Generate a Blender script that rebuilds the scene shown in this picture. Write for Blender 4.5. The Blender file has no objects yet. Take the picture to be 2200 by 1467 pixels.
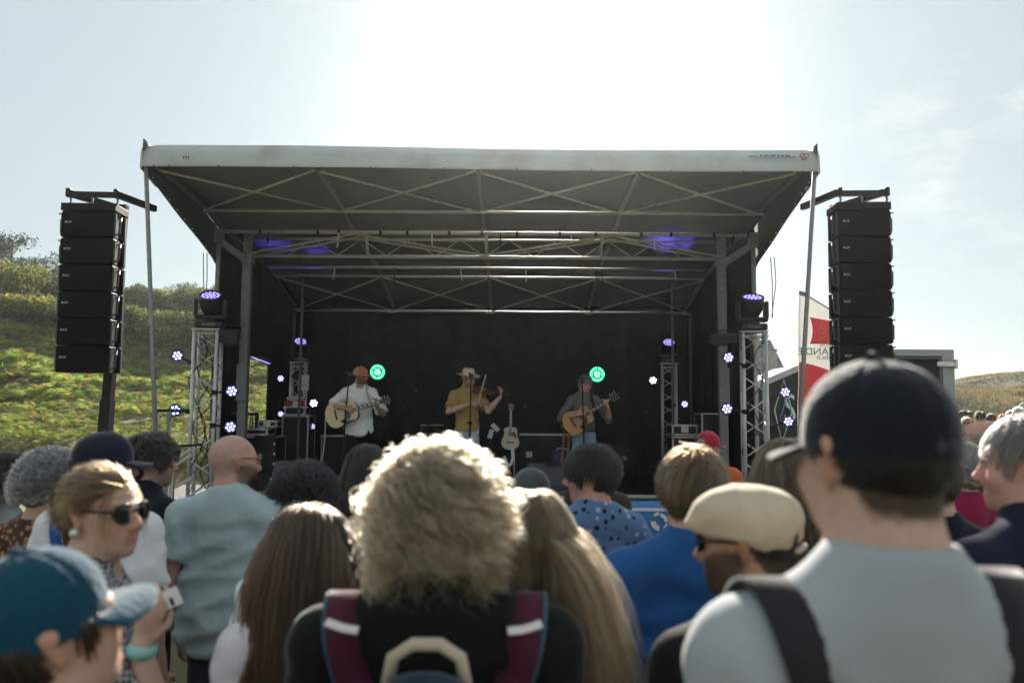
import bpy, bmesh, math, random
import numpy as np
from mathutils import Vector, Matrix, Euler
random.seed(7); rng = np.random.default_rng(7)
R = math.radians
SC = bpy.context.scene
COL = SC.collection
# ------------------------------------------------------------------ camera
EYE = 1.85
FPX = 1715.0                      # focal length in pixels of the 2200 px wide photograph
PITCH, ROLL = R(4.9), R(0.42)
cam = bpy.data.cameras.new('camera'); camo = bpy.data.objects.new('camera', cam); COL.objects.link(camo)
cam.sensor_width = 36.0; cam.lens = 36.0 * FPX / 2200.0
cam.clip_start = 0.05; cam.clip_end = 3000
CM = Matrix.Rotation(math.pi/2 + PITCH, 3, 'X') @ Matrix.Rotation(ROLL, 3, 'Z')
camo.matrix_world = Matrix.Translation((0, 0, EYE)) @ CM.to_4x4()
cam.dof.use_dof = True; cam.dof.focus_distance = 10.5; cam.dof.aperture_fstop = 2.6
SC.camera = camo
# ------------------------------------------------------------------ light
SUN_EL, SUN_AZ = R(25.2), R(3.4)   # azimuth to the right of straight ahead (+Y)
sd = Vector((math.sin(SUN_AZ)*math.cos(SUN_EL), math.cos(SUN_AZ)*math.cos(SUN_EL), math.sin(SUN_EL)))
world = bpy.data.worlds.new('World'); SC.world = world; world.use_nodes = True
wn = world.node_tree.nodes; wl = world.node_tree.links; wn.clear()
sky = wn.new('ShaderNodeTexSky'); sky.sky_type = 'NISHITA'; sky.sun_disc = False
sky.sun_elevation = SUN_EL; sky.sun_rotation = SUN_AZ
sky.air_density = 1.0; sky.dust_density = 0.3; sky.ozone_density = 1.2; sky.altitude = 20
bgn = wn.new('ShaderNodeBackground'); bgn.inputs[1].default_value = 0.054
won = wn.new('ShaderNodeOutputWorld')
tc = wn.new('ShaderNodeTexCoord')
mp = wn.new('ShaderNodeMapping'); mp.inputs['Scale'].default_value = (7, 7, 15)
nz = wn.new('ShaderNodeTexNoise'); nz.inputs['Scale'].default_value = 1.6; nz.inputs['Detail'].default_value = 7; nz.inputs['Roughness'].default_value = 0.62
rmp = wn.new('ShaderNodeValToRGB'); rmp.color_ramp.elements[0].position = 0.50; rmp.color_ramp.elements[1].position = 0.80
# a low bank of thin wisps
cdir = Vector((0.56, 0.90, 0.30)).normalized()
dt = wn.new('ShaderNodeVectorMath'); dt.operation = 'DOT_PRODUCT'; dt.inputs[1].default_value = cdir
mr = wn.new('ShaderNodeMapRange'); mr.inputs[1].default_value = 0.985; mr.inputs[2].default_value = 0.998; mr.inputs[4].default_value = 0.75
mul = wn.new('ShaderNodeMath'); mul.operation = 'MULTIPLY'
mixc = wn.new('ShaderNodeMix'); mixc.data_type = 'RGBA'; mixc.blend_type = 'MIX'; mixc.inputs[7].default_value = (6.6, 6.6, 6.5, 1)
wl.new(tc.outputs['Generated'], mp.inputs[0]); wl.new(mp.outputs[0], nz.inputs['Vector']); wl.new(nz.outputs[0], rmp.inputs[0])
wl.new(tc.outputs['Generated'], dt.inputs[0]); wl.new(dt.outputs['Value'], mr.inputs[0])
wl.new(rmp.outputs[0], mul.inputs[0]); wl.new(mr.outputs[0], mul.inputs[1])
wl.new(mul.outputs[0], mixc.inputs[0]); veil = wn.new('ShaderNodeMix'); veil.data_type = 'RGBA'; veil.inputs[0].default_value = 0.82; veil.inputs[7].default_value = (4.45, 4.95, 5.0, 1)   # thin high haze over the whole sky
wl.new(sky.outputs[0], veil.inputs[6]); wl.new(veil.outputs[2], mixc.inputs[6]); wl.new(mixc.outputs[2], bgn.inputs[0])
wl.new(bgn.outputs[0], won.inputs[0])
sl = bpy.data.lights.new('sun', 'SUN'); sl.energy = 5.0; sl.angle = R(0.53); sl.color = (1.0, 0.93, 0.82)
slo = bpy.data.objects.new('sun', sl); COL.objects.link(slo)
slo.rotation_euler = (-sd).to_track_quat('-Z', 'Y').to_euler()
SC.view_settings.view_transform = 'Standard'; SC.view_settings.look = 'None'
SC.view_settings.exposure = 1.4; SC.view_settings.gamma = 1.0; SC.view_settings.use_curve_mapping = False
SC.render.engine = 'CYCLES'
cy = SC.cycles
cy.use_denoising = True; cy.max_bounces = 7; cy.diffuse_bounces = 4; cy.glossy_bounces = 3; cy.transmission_bounces = 5; cy.transparent_max_bounces = 6
cy.sample_clamp_indirect = 6; cy.caustics_reflective = False; cy.caustics_refractive = False
# ------------------------------------------------------------------ helpers
def ray(px, py):
    v = CM @ Vector(((px-1100)/FPX, -(py-733.5)/FPX, -1.0))
    return v
def at(px, py, Y):
    """world point seen at photograph pixel (px,py) at distance Y in front of the camera"""
    v = ray(px, py)
    return Vector((0, 0, EYE)) + v*(Y/v.y)
def tag(o, label=None, cat=None, group=None, kind=None):
    if label: o['label'] = label
    if cat: o['category'] = cat
    if group: o['group'] = group
    if kind: o['kind'] = kind
    return o
def empty(name, loc=(0,0,0), rz=0.0, label=None, cat=None, group=None):
    o = bpy.data.objects.new(name, None); COL.objects.link(o)
    o.location = loc; o.rotation_euler = (0, 0, rz); o.empty_display_size = 0.1
    return tag(o, label, cat, group)
def kids(o): return list(o.children)
def copy_tree(o, parent=None):
    c = o.copy(); COL.objects.link(c); c.parent = parent
    for ch in kids(o): copy_tree(ch, c)
    return c
def mesh_obj(name, v, f, mat, parent=None, smooth=False, colors=None):
    me = bpy.data.meshes.new(name)
    if isinstance(v, np.ndarray) and isinstance(f, np.ndarray):
        n = len(v); k = f.shape[1]
        me.vertices.add(n); me.vertices.foreach_set('co', np.ascontiguousarray(v, dtype=np.float32).ravel())
        me.loops.add(f.size); me.loops.foreach_set('vertex_index', f.astype(np.int32).ravel())
        me.polygons.add(len(f)); me.polygons.foreach_set('loop_start', np.arange(0, f.size, k, dtype=np.int32))
        me.update(calc_edges=True)
    else:
        me.from_pydata([tuple(p) for p in v], [], [tuple(q) for q in f]); me.update()
    if colors is not None:
        ca = me.color_attributes.new('Col', 'FLOAT_COLOR', 'POINT')
        c4 = np.ones((len(v), 4), np.float32); c4[:, :3] = colors
        ca.data.foreach_set('color', c4.ravel())
    if smooth: me.polygons.foreach_set('use_smooth', np.ones(len(me.polygons), bool))
    if mat is not None: me.materials.append(mat)
    o = bpy.data.objects.new(name, me); COL.objects.link(o); o.parent = parent
    return o
class MB:
    """collects simple shapes into one mesh"""
    def __init__(s): s.v = []; s.f = []
    def add(s, vs, fs):
        n = len(s.v); s.v += [tuple(p) for p in vs]; s.f += [tuple(i+n for i in q) for q in fs]; return s
    def box(s, c, d, M=None, bev=0.0):
        c = Vector(c); M = M or Matrix.Identity(3); hx, hy, hz = d[0]/2, d[1]/2, d[2]/2
        if bev <= 0:
            vs = [c + M @ Vector((x*hx, y*hy, z*hz)) for z in (-1,1) for y in (-1,1) for x in (-1,1)]
            return s.add(vs, [(0,2,3,1),(4,5,7,6),(0,1,5,4),(2,6,7,3),(0,4,6,2),(1,3,7,5)])
        bm = bmesh.new(); bmesh.ops.create_cube(bm, size=1.0)
        for q in bm.verts: q.co = Vector((q.co.x*d[0], q.co.y*d[1], q.co.z*d[2]))
        bmesh.ops.bevel(bm, geom=list(bm.edges), offset=min(bev, 0.45*min(d)), segments=2, affect='EDGES', profile=0.5)
        bm.verts.ensure_lookup_table()
        vs = [c + M @ q.co for q in bm.verts]; fs = [[q.index for q in fa.verts] for fa in bm.faces]; bm.free()
        return s.add(vs, fs)
    def bar(s, a, b, w, h, up=(0,0,1), bev=0):
        a, b = Vector(a), Vector(b); x = (b-a); L = x.length; x.normalize(); u = Vector(up)
        if abs(x.dot(u)) > .98: u = Vector((0,1,0))
        y = u.cross(x).normalized(); z = x.cross(y)
        return s.box((a+b)/2, (L, w, h), Matrix((x, y, z)).transposed(), bev)
    def cyl(s, a, b, r0, r1=None, n=8, cap=True):
        a, b = Vector(a), Vector(b); r1 = r0 if r1 is None else r1
        z = (b-a).normalized(); x = z.orthogonal().normalized(); y = z.cross(x)
        vs = []
        for p, r in ((a, r0), (b, r1)):
            for i in range(n):
                t = 2*math.pi*i/n; vs.append(p + x*(r*math.cos(t)) + y*(r*math.sin(t)))
        fs = [(i, (i+1) % n, n+(i+1) % n, n+i) for i in range(n)]
        if cap: fs += [tuple(range(n-1, -1, -1)), tuple(range(n, 2*n))]
        return s.add(vs, fs)
    def tube(s, pts, r, n=6, closed=False):
        pts = [Vector(p) for p in pts]; m = len(pts); rr = r if isinstance(r, (list, tuple)) else [r]*m
        vs = []; nrm = None
        for i, p in enumerate(pts):
            if closed: t = (pts[(i+1) % m]-pts[i-1]).normalized()
            else: t = (pts[min(i+1, m-1)]-pts[max(i-1, 0)]).normalized()
            if nrm is None: nrm = t.orthogonal().normalized()
            nrm = (nrm - t*nrm.dot(t)).normalized() if (nrm - t*nrm.dot(t)).length > 1e-6 else t.orthogonal().normalized()
            b = t.cross(nrm)
            for k in range(n):
                a = 2*math.pi*k/n; vs.append(p + nrm*(rr[i]*math.cos(a)) + b*(rr[i]*math.sin(a)))
        fs = []
        for i in range(m if closed else m-1):
            j = (i+1) % m
            for k in range(n): fs.append((i*n+k, i*n+(k+1) % n, j*n+(k+1) % n, j*n+k))
        if not closed: fs += [tuple(range(n-1, -1, -1)), tuple((m-1)*n+k for k in range(n))]
        return s.add(vs, fs)
    def lathe(s, prof, M=None, n=16):
        """profile [(r,z)...] round local z; M a 4x4"""
        M = M or Matrix.Identity(4); vs = []; fs = []; m = len(prof)
        for r, z in prof:
            for i in range(n):
                t = 2*math.pi*i/n; vs.append(M @ Vector((r*math.cos(t), r*math.sin(t), z)))
        for j in range(m-1):
            for i in range(n): fs.append((j*n+i, j*n+(i+1) % n, (j+1)*n+(i+1) % n, (j+1)*n+i))
        if prof[0][0] > 1e-5: fs.append(tuple(range(n-1, -1, -1)))
        if prof[-1][0] > 1e-5: fs.append(tuple((m-1)*n+i for i in range(n)))
        return s.add(vs, fs)
    def prism(s, out, z0, z1, M=None):
        M = M or Matrix.Identity(4); n = len(out)
        vs = [M @ Vector((x, y, z0)) for x, y in out] + [M @ Vector((x, y, z1)) for x, y in out]
        return s.add(vs, [tuple(range(n-1, -1, -1)), tuple(range(n, 2*n))] + [(i, (i+1) % n, n+(i+1) % n, n+i) for i in range(n)])
    def ell(s, c, r, n=12, m=8, M=None):
        M = M or Matrix.Identity(3); c = Vector(c); vs = []; fs = []
        for j in range(m+1):
            ph = math.pi*j/m
            for i in range(n):
                t = 2*math.pi*i/n
                vs.append(c + M @ Vector((r[0]*math.sin(ph)*math.cos(t), r[1]*math.sin(ph)*math.sin(t), r[2]*math.cos(ph))))
        for j in range(m):
            for i in range(n): fs.append((j*n+i, (j+1)*n+i, (j+1)*n+(i+1) % n, j*n+(i+1) % n))
        return s.add(vs, fs)
    def build(s, name, mat, parent=None, smooth=False):
        return mesh_obj(name, s.v, s.f, mat, parent, smooth)
# ------------------------------------------------------------------ materials
MATS = {}
def mat(name, col=(.5,.5,.5), rough=.7, metal=0., var=.15, scale=6., bump=0., bscale=40., trans=0., tcol=None, sss=0., attr=False, emit=None, estr=0., spec=.5, sheen=0., stretch=None, dirt=None):
    if name in MATS: return MATS[name]
    m = bpy.data.materials.new(name); m.use_nodes = True; nt = m.node_tree; N = nt.nodes; L = nt.links
    b = N['Principled BSDF']; out = N['Material Output']
    b.inputs['Roughness'].default_value = rough; b.inputs['Metallic'].default_value = metal
    b.inputs['Specular IOR Level'].default_value = spec
    if sheen: b.inputs['Sheen Weight'].default_value = sheen; b.inputs['Sheen Roughness'].default_value = .32
    if sss:
        b.inputs['Subsurface Weight'].default_value = sss; b.inputs['Subsurface Radius'].default_value = (1, .35, .2); b.inputs['Subsurface Scale'].default_value = .012
    t = N.new('ShaderNodeTexCoord'); mpn = N.new('ShaderNodeMapping'); L.new(t.outputs['Object'], mpn.inputs[0])
    if stretch: mpn.inputs['Scale'].default_value = stretch
    n1 = N.new('ShaderNodeTexNoise'); n1.inputs['Scale'].default_value = scale; n1.inputs['Detail'].default_value = 5; n1.inputs['Roughness'].default_value = .6
    L.new(mpn.outputs[0], n1.inputs['Vector'])
    mr_ = N.new('ShaderNodeMapRange'); mr_.inputs[1].default_value = .25; mr_.inputs[2].default_value = .75; mr_.inputs[3].default_value = 1-var; mr_.inputs[4].default_value = 1+var
    L.new(n1.outputs[0], mr_.inputs[0])
    hs = N.new('ShaderNodeVectorMath'); hs.operation = 'SCALE'; L.new(mr_.outputs[0], hs.inputs['Scale'])
    if attr:
        a = N.new('ShaderNodeAttribute'); a.attribute_name = 'Col'; L.new(a.outputs['Color'], hs.inputs[0])
    else: hs.inputs[0].default_value = col[:3]
    cout = hs.outputs[0]
    if dirt:                                           # (colour, scale, lo, hi) soft stains
        n2 = N.new('ShaderNodeTexNoise'); n2.inputs['Scale'].default_value = dirt[1]; n2.inputs['Detail'].default_value = 6
        L.new(t.outputs['Object'], n2.inputs['Vector'])
        m2 = N.new('ShaderNodeMapRange'); m2.inputs[1].default_value = dirt[2]; m2.inputs[2].default_value = dirt[3]; L.new(n2.outputs[0], m2.inputs[0])
        mx = N.new('ShaderNodeMix'); mx.data_type = 'RGBA'; L.new(m2.outputs[0], mx.inputs[0]); L.new(cout, mx.inputs[6]); mx.inputs[7].default_value = (*dirt[0], 1)
        cout = mx.outputs[2]
    L.new(cout, b.inputs['Base Color'])
    if bump:
        n3 = N.new('ShaderNodeTexNoise'); n3.inputs['Scale'].default_value = bscale; n3.inputs['Detail'].default_value = 4
        L.new(mpn.outputs[0], n3.inputs['Vector'])
        bp = N.new('ShaderNodeBump'); bp.inputs['Strength'].default_value = bump; bp.inputs['Distance'].default_value = .02
        L.new(n3.outputs[0], bp.inputs['Height']); L.new(bp.outputs[0], b.inputs['Normal'])
    if trans:
        tr = N.new('ShaderNodeBsdfTranslucent'); ms = N.new('ShaderNodeMixShader'); ms.inputs[0].default_value = trans
        if tcol: tr.inputs[0].default_value = (*tcol, 1)
        else: L.new(cout, tr.inputs[0])
        L.new(b.outputs[0], ms.inputs[1]); L.new(tr.outputs[0], ms.inputs[2]); L.new(ms.outputs[0], out.inputs[0])
    if emit:
        b.inputs['Emission Color'].default_value = (*emit, 1); b.inputs['Emission Strength'].default_value = estr
    m.diffuse_color = (*col[:3], 1)
    MATS[name] = m
    return m
def fbm(x, y, seed=0, oct=5, f0=1.0):
    """smooth pseudo noise from warped sines, vectorised"""
    r_ = np.random.default_rng(seed); s = 0.; a = 1.; f = f0
    for o in range(oct):
        for k in range(3):
            th = r_.uniform(0, 2*np.pi); p1, p2 = r_.uniform(0, 6.28, 2)
            u = (x*np.cos(th)+y*np.sin(th))*f
            w = (-x*np.sin(th)+y*np.cos(th))*f
            s = s + a/3*np.sin(u+p1+1.3*np.sin(.7*w+p2))
        a *= .55; f *= 1.9
    return s
def smooth01(t):
    t = np.clip(t, 0, 1); return t*t*(3-2*t)
def text_mesh(body, size):
    cu = bpy.data.curves.new('lettering', 'FONT'); cu.body = body; cu.size = size; cu.align_x = 'CENTER'; cu.align_y = 'CENTER'; cu.extrude = .001; cu.resolution_u = 3
    ob = bpy.data.objects.new('lettering', cu)
    me = bpy.data.meshes.new_from_object(ob)
    bpy.data.objects.remove(ob); bpy.data.curves.remove(cu)
    return me
def text_obj(name, body, size, m, M, parent=None, sx=1.0):
    me = text_mesh(body, size); me.transform(M.to_4x4() @ Matrix.Diagonal((sx, 1, 1, 1))); me.materials.clear(); me.materials.append(m)
    o = bpy.data.objects.new(name, me); COL.objects.link(o); o.parent = parent
    return o
def frame(o, x, y):
    """4x4 with origin o, x axis and approximate y axis"""
    x = Vector(x).normalized(); z = x.cross(Vector(y)).normalized(); y = z.cross(x)
    M = Matrix((x, y, z)).transposed().to_4x4(); M.translation = Vector(o); return M
# ================================================================== the setting: ground, hill, dunes
def ground_z(x, y):
    x = np.asarray(x, float); y = np.asarray(y, float)
    wl_ = 1-smooth01((x+6)/12)
    yb = 19.0 + 1.2*np.sin(x*.31) + .1*x
    t = (y-yb)/44
    hill = 6.7*(1+.26*smooth01((-x-12)/34))*smooth01(t*.5+.5*np.clip(t, 0, 1))*(t > 0) + 0.9*smooth01((y-yb)/2.2)
    hill = hill + (t > 0)*np.clip(t*2, 0, 1)*.45*fbm(x, y, 3, 4, .35)
    wr = smooth01((x-12)/22)*smooth01((y-36)/55)
    dune = wr*(4.3 + 2.1*fbm(x*.8, y*1.6, 11, 3, .11)+ .55*np.abs(fbm(x*.7, y*1.5, 5, 3, .3)))
    far = smooth01((y-150)/200)*3
    return wl_*hill + dune + far + .03*fbm(x, y, 8, 3, .6)
def ground_sheet():
    u = np.linspace(-1, 1, 191); gx = np.sinh(u*4.2)/np.sinh(4.2)*420
    v = np.linspace(0, 1, 231); gy = -80 + 560*(np.sinh(v*4.2)/np.sinh(4.2)) + 70*v
    X, Y = np.meshgrid(gx, gy, indexing='ij'); Z = ground_z(X, Y)
    V = np.stack([X, Y, Z], -1).reshape(-1, 3); nx, ny = X.shape
    i, j = np.meshgrid(np.arange(nx-1), np.arange(ny-1), indexing='ij'); a = (i*ny+j).ravel()
    F = np.stack([a, a+ny, a+ny+1, a+1], 1)
    m = mat('ground_turf', (.085, .085, .035), .95, var=.5, scale=.9, bump=.6, bscale=9, dirt=((.17, .135, .06), .16, .42, .62))
    o = mesh_obj('ground', V, F, m, None, True); tag(o, 'trodden grass field rising into a hillside and dunes', kind='structure')
ground_sheet()
M_leaf = mat('leaf_mid', attr=True, rough=.7, var=.25, scale=1.5, trans=.55, spec=.08)
def leaf_cloud(P, Nrm, size, aspect, col, colvar=.3, seed=0):
    """many small two-triangle leaves at points P; returns v,f,colours"""
    r_ = np.random.default_rng(seed); n = len(P)
    a = r_.normal(size=(n, 3)); a /= np.linalg.norm(a, axis=1)[:, None]
    nn = Nrm + .8*r_.normal(size=(n, 3)); nn /= np.linalg.norm(nn, axis=1)[:, None]
    u = np.cross(nn, a); u /= np.linalg.norm(u, axis=1)[:, None]+1e-9; w = np.cross(nn, u)
    s = (size*r_.uniform(.6, 1.35, n))[:, None]
    V = np.stack([P - u*s, P + w*s*aspect, P + u*s, P - w*s*aspect], 1).reshape(-1, 3)
    F = np.arange(4*n).reshape(-1, 4)
    c = np.array(col)[None]*(1+colvar*r_.normal(size=(n, 1)))*(1+.1*r_.normal(size=(n, 3)))
    return V, F, np.repeat(np.clip(c, .004, 1), 4, 0)
def bracken():
    r_ = np.random.default_rng(21); n = 76000
    y = 18 + 46*r_.random(n)**1.12; x = -y*(.20+.50*r_.random(n)) + 0
    keep = (x < -5.0) & (fbm(x, y, 91, 3, 2.6) > -.28); x, y = x[keep], y[keep]; n = len(x)
    z = ground_z(x, y)
    patch = fbm(x, y, 33, 3, .45)
    L = r_.uniform(.20, .40, n)*(1+.3*patch)*np.clip(y/24, .8, 2.3)
    yaw = r_.uniform(0, 2*np.pi, n); tilt = r_.uniform(.25, 1.2, n)
    D = np.stack([np.cos(yaw)*np.cos(tilt), np.sin(yaw)*np.cos(tilt), np.sin(tilt)], 1)
    S = np.stack([-np.sin(yaw), np.cos(yaw), 0*yaw], 1)
    U_ = np.cross(D, S); ro = r_.normal(size=n)*.55; S = S*np.cos(ro)[:, None] + U_*np.sin(ro)[:, None]
    base = np.stack([x, y, z+.02+.18*r_.random(n)+.32*np.clip(patch+.4*fbm(x, y, 71, 2, 2.2), 0, 1)], 1)
    vs = []; fs = []; k = 4
    for i in range(k):
        t0 = .18+.82*i/k; t1 = t0+.13
        p0 = base + D*(L*t0)[:, None]; p0[:, 2] -= L*.55*t0**2
        p1 = base + D*(L*t1)[:, None]; p1[:, 2] -= L*.55*t1**2
        wd = (L*.42*(1-.85*(i/k)))[:, None]
        for sgn in (-1, 1):
            tip = p1 + S*sgn*wd + D*(wd*.35); tip[:, 2] -= (wd*.25)[:, 0]
            vs.append(np.stack([p0, p1, tip], 1))
    V = np.stack(vs, 1).reshape(-1, 3); F = np.arange(len(V)).reshape(-1, 3)
    c = np.array([.20, .235, .052])[None]*(1+.33*r_.normal(size=(n, 1))+.35*patch[:, None]); c[:, 0] *= 1+.22*r_.normal(size=n)
    dry = r_.random(n) < .07; c[dry] = (.22, .15, .05)
    C = np.repeat(np.clip(c, .01, .5), k*6, 0)
    o = mesh_obj('bracken', V, F, M_leaf, None, False, C); tag(o, 'sunlit bracken covering the slope', 'bracken', kind='stuff')
bracken()
M_bark = mat('bark', (.09, .07, .05), .9, var=.4, scale=12, bump=.6)
def bush(px, ptop, Y, hw, label, col=(.07, .085, .022), n=2600, seed=0, name='bush', dense=1.0, leaf=.11, base=None):
    r_ = np.random.default_rng(seed); top = at(px, ptop, Y); gz = float(ground_z(top.x, Y)) if base is None else base
    h = max(1.0, top.z-gz)
    t = empty(name, (top.x, Y, gz), 0, label, 'bush', 'bushes along the top of the slope')
    lob = []
    for k in range(13):
        a = r_.uniform(0, 6.28); rr = hw*r_.uniform(.1, .75)
        lob.append(((rr*math.cos(a)*1.15, rr*.8*math.sin(a), h*r_.uniform(.3, .92)), (hw*r_.uniform(.2, .45), hw*r_.uniform(.2, .42), h*r_.uniform(.16, .3))))
    lob.append(((0, 0, h*.72), (hw*.45, hw*.45, h*.27)))
    P = []; Nn = []
    for c, rd in lob:
        m = n//len(lob); d = r_.normal(size=(m, 3)); d /= np.linalg.norm(d, axis=1)[:, None]
        rad = r_.uniform(.55, 1.12, (m, 1)); P.append(np.array(c)+d*rad*np.array(rd)); Nn.append(d)
    P = np.concatenate(P); Nn = np.concatenate(Nn)
    V, F, C = leaf_cloud(P, Nn, leaf, .5, col, .32, seed)
    mesh_obj('crown', V, F, M_leaf, t, False, C)
    st = MB()
    for c, rd in lob: st.tube([(c[0]*.15, c[1]*.15, -.1), (c[0]*.5, c[1]*.5, c[2]*.5), c], [.07, .045, .02], 5)
    st.build('trunk', M_bark, t)
BUSH = [(14, 575, 50, 3.6, 'yellow green bush at the edge of the picture below the pine'), (88, 598, 52, 3.2, 'bush on the ridge close beside the tall speaker column'),
        (285, 618, 50, 2.4, 'tallest ridge bush showing between speaker mast and canopy pole'), (345, 634, 52, 2.8, 'rounded ridge bush just right of the canopy pole'),
        (425, 622, 50, 2.9, 'ridge bush next to the edge of the stage curtain'), (190, 612, 52, 3.4, 'ridge bush mostly hidden behind the speaker column'),
        (45, 642, 42, 3.2, 'darker bush on the slope in front of the ridge at the picture edge'), (112, 650, 43, 2.4, 'bush on the slope touching the speaker column'),
        (280, 664, 43, 2.3, 'lower bush between speaker mast and canopy pole'), (368, 668, 44, 2.6, 'lower bush right of the canopy pole'), (440, 662, 44, 2.2, 'lower bush behind the moving head lamp'),
        (565, 745, 42, 3.0, 'bush seen through the gap in the stage side wall')]
for i, b in enumerate(BUSH):
    bush(b[0], b[1], b[2], b[3], b[4], ((.17, .175, .04), (.09, .105, .03), (.13, .15, .035))[i % 3], 5600, 50+i)
def pine(px, ptop, Y, seed, label, hw):
    r_ = np.random.default_rng(seed); top = at(px, ptop, Y); gz = float(ground_z(top.x, Y)); h = top.z-gz
    t = empty('pine_tree', (top.x, Y, gz), 0, label, 'tree', 'wind-bent pines behind the ridge')
    tr = MB(); tr.tube([(0, 0, -.3), (.2, 0, h*.4), (.1, .1, h*.75), (.25, 0, h)], [.22, .17, .1, .03], 7)
    P = []; Nn = []
    for k in range(15):
        z = h*(.45+.55*k/14); L = hw*(1.05-.75*(k/14))*r_.uniform(.6, 1.1); a = r_.uniform(0, 6.28)
        e = Vector((L*math.cos(a)+.15, L*math.sin(a), z+.25*L)); tr.tube([(.15, 0, z-.1), (e.x*.5, e.y*.5, z+.05), e], [.07, .04, .015], 5)
        for q in range(4):
            c = np.array([e.x*(.4+.2*q), e.y*(.4+.2*q), z+.25*L*(.3+.25*q)])
            m = 85; d = r_.normal(size=(m, 3)); P.append(c+d*np.array([.55, .55, .14])); Nn.append(np.tile([0, 0, 1.], (m, 1)))
    tr.build('trunk', M_bark, t, True)
    V, F, C = leaf_cloud(np.concatenate(P), np.concatenate(Nn), .15, .35, (.028, .042, .02), .3, seed); mesh_obj('crown', V, F, M_leaf, t, False, C)
pine(22, 524, 64, 5, 'dark wind-bent pine rising above the ridge at the picture edge', 6.5)
pine(72, 588, 72, 6, 'lower dark pine behind the ridge between edge pine and speaker column', 4.6)
def bare_shrub(px, ptop, Y, label):
    top = at(px, ptop, Y); gz = float(ground_z(top.x, Y)); h = top.z-gz; r_ = random.Random(9)
    t = empty('bare_shrub', (top.x, Y, gz), 0, label, 'shrub'); mb = MB()
    def grow(p, d, L, r, k):
        q = p + d*L; mb.cyl(p, q, r, r*.6, 5)
        if k > 0:
            for _ in range(3): grow(q, (d+Vector((r_.uniform(-.6, .6), r_.uniform(-.6, .6), r_.uniform(-.2, .35)))).normalized(), L*.68, r*.62, k-1)
    for a in range(3): grow(Vector((.3*a-.3, 0, -.1)), Vector((.25*a-.25, .1, 1)).normalized(), h*.42, .05, 4)
    mb.build('trunk', M_bark, t)
bare_shrub(398, 612, 57, 'leafless twiggy shrub poking above the ridge bushes')
def dune_grass():
    r_ = np.random.default_rng(4); n = 42000
    y = 42 + 75*r_.random(n); x = y*(.44+.26*r_.random(n)); z = ground_z(x, y); s = r_.uniform(.12, .30, n)
    lean = r_.normal(size=(n, 2))*.22; B = np.stack([x, y, z], 1); w = np.stack([.14*s*np.ones(n), 0*s, 0*s], 1)*1.6
    T = B + np.stack([lean[:, 0]*s, lean[:, 1]*s, s], 1)
    V = np.stack([B-w, B+w, T], 1).reshape(-1, 3); F = np.arange(3*n).reshape(-1, 3)
    g = fbm(x, y*2, 17, 3, .25)[:, None]
    c = np.array([.145, .115, .045])*(1+.2*r_.normal(size=(n, 1))) + np.clip(-g*1.6, 0, 1)*np.array([-.10, -.07, -.028])
    o = mesh_obj('dune_grass', V, F, M_leaf, None, False, np.repeat(np.clip(c, .02, .6), 3, 0)); tag(o, 'pale dry marram grass on the dunes', 'grass', kind='stuff')
dune_grass()
# ================================================================== the mobile stage
XL, XR, XC = -4.10, 3.30, -0.40
DECK = 0.65
M_alu = mat('aluminium', (.60, .585, .54), .5, .5, var=.12, scale=14, bump=.08, bscale=60)
M_galv = mat('galvanised_steel', (.27, .275, .27), .6, .3, var=.25, scale=18, bump=.1, bscale=70)
M_pvc = mat('pale_pvc', (.54, .57, .56), .55, var=.08, scale=2.5, bump=.5, bscale=5, dirt=((.36, .35, .30), 1.9, .48, .80), stretch=(.5, 1, 2.2), trans=.06)
M_line = mat('dark_lining', (.062, .078, .072), .75, var=.22, scale=1.8, bump=.35, bscale=3, trans=.05)
M_curt = mat('black_curtain', (.040, .043, .042), .9, spec=.15, var=.25, scale=5, bump=.3, bscale=12)
M_blk = mat('black_paint', (.014, .015, .016), .5, spec=.3, var=.25, scale=12, bump=.05)
M_rub = mat('black_rubber', (.012, .012, .013), .6, var=.2)
M_white = mat('white_print', (.8, .8, .79), .6, var=.05)
M_grey = mat('grey_beam', (.16, .16, .155), .6, .2, var=.2)
M_dk = mat('deck_ply', (.035, .032, .03), .7, var=.3, scale=5, bump=.15)
stage = empty('mobile_stage', (XC, 12, 0), 0, 'large grey roofed mobile stage with black backdrop', 'stage')
def sp(mb, name, m, smooth=False):
    o = mb.build(name, m, None, smooth); o.parent = stage; o.matrix_parent_inverse = Matrix.Translation((-XC, -12, 0)); return o
PROF = [(8.72, 4.60), (9.5, 4.55), (10.3, 4.50), (10.9, 4.37), (11.3, 4.33), (12.3, 4.25), (13.3, 4.13), (14.98, 3.70)]
def zprof(y):
    return float(np.interp(y, [p[0] for p in PROF], [p[1] for p in PROF]))
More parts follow.
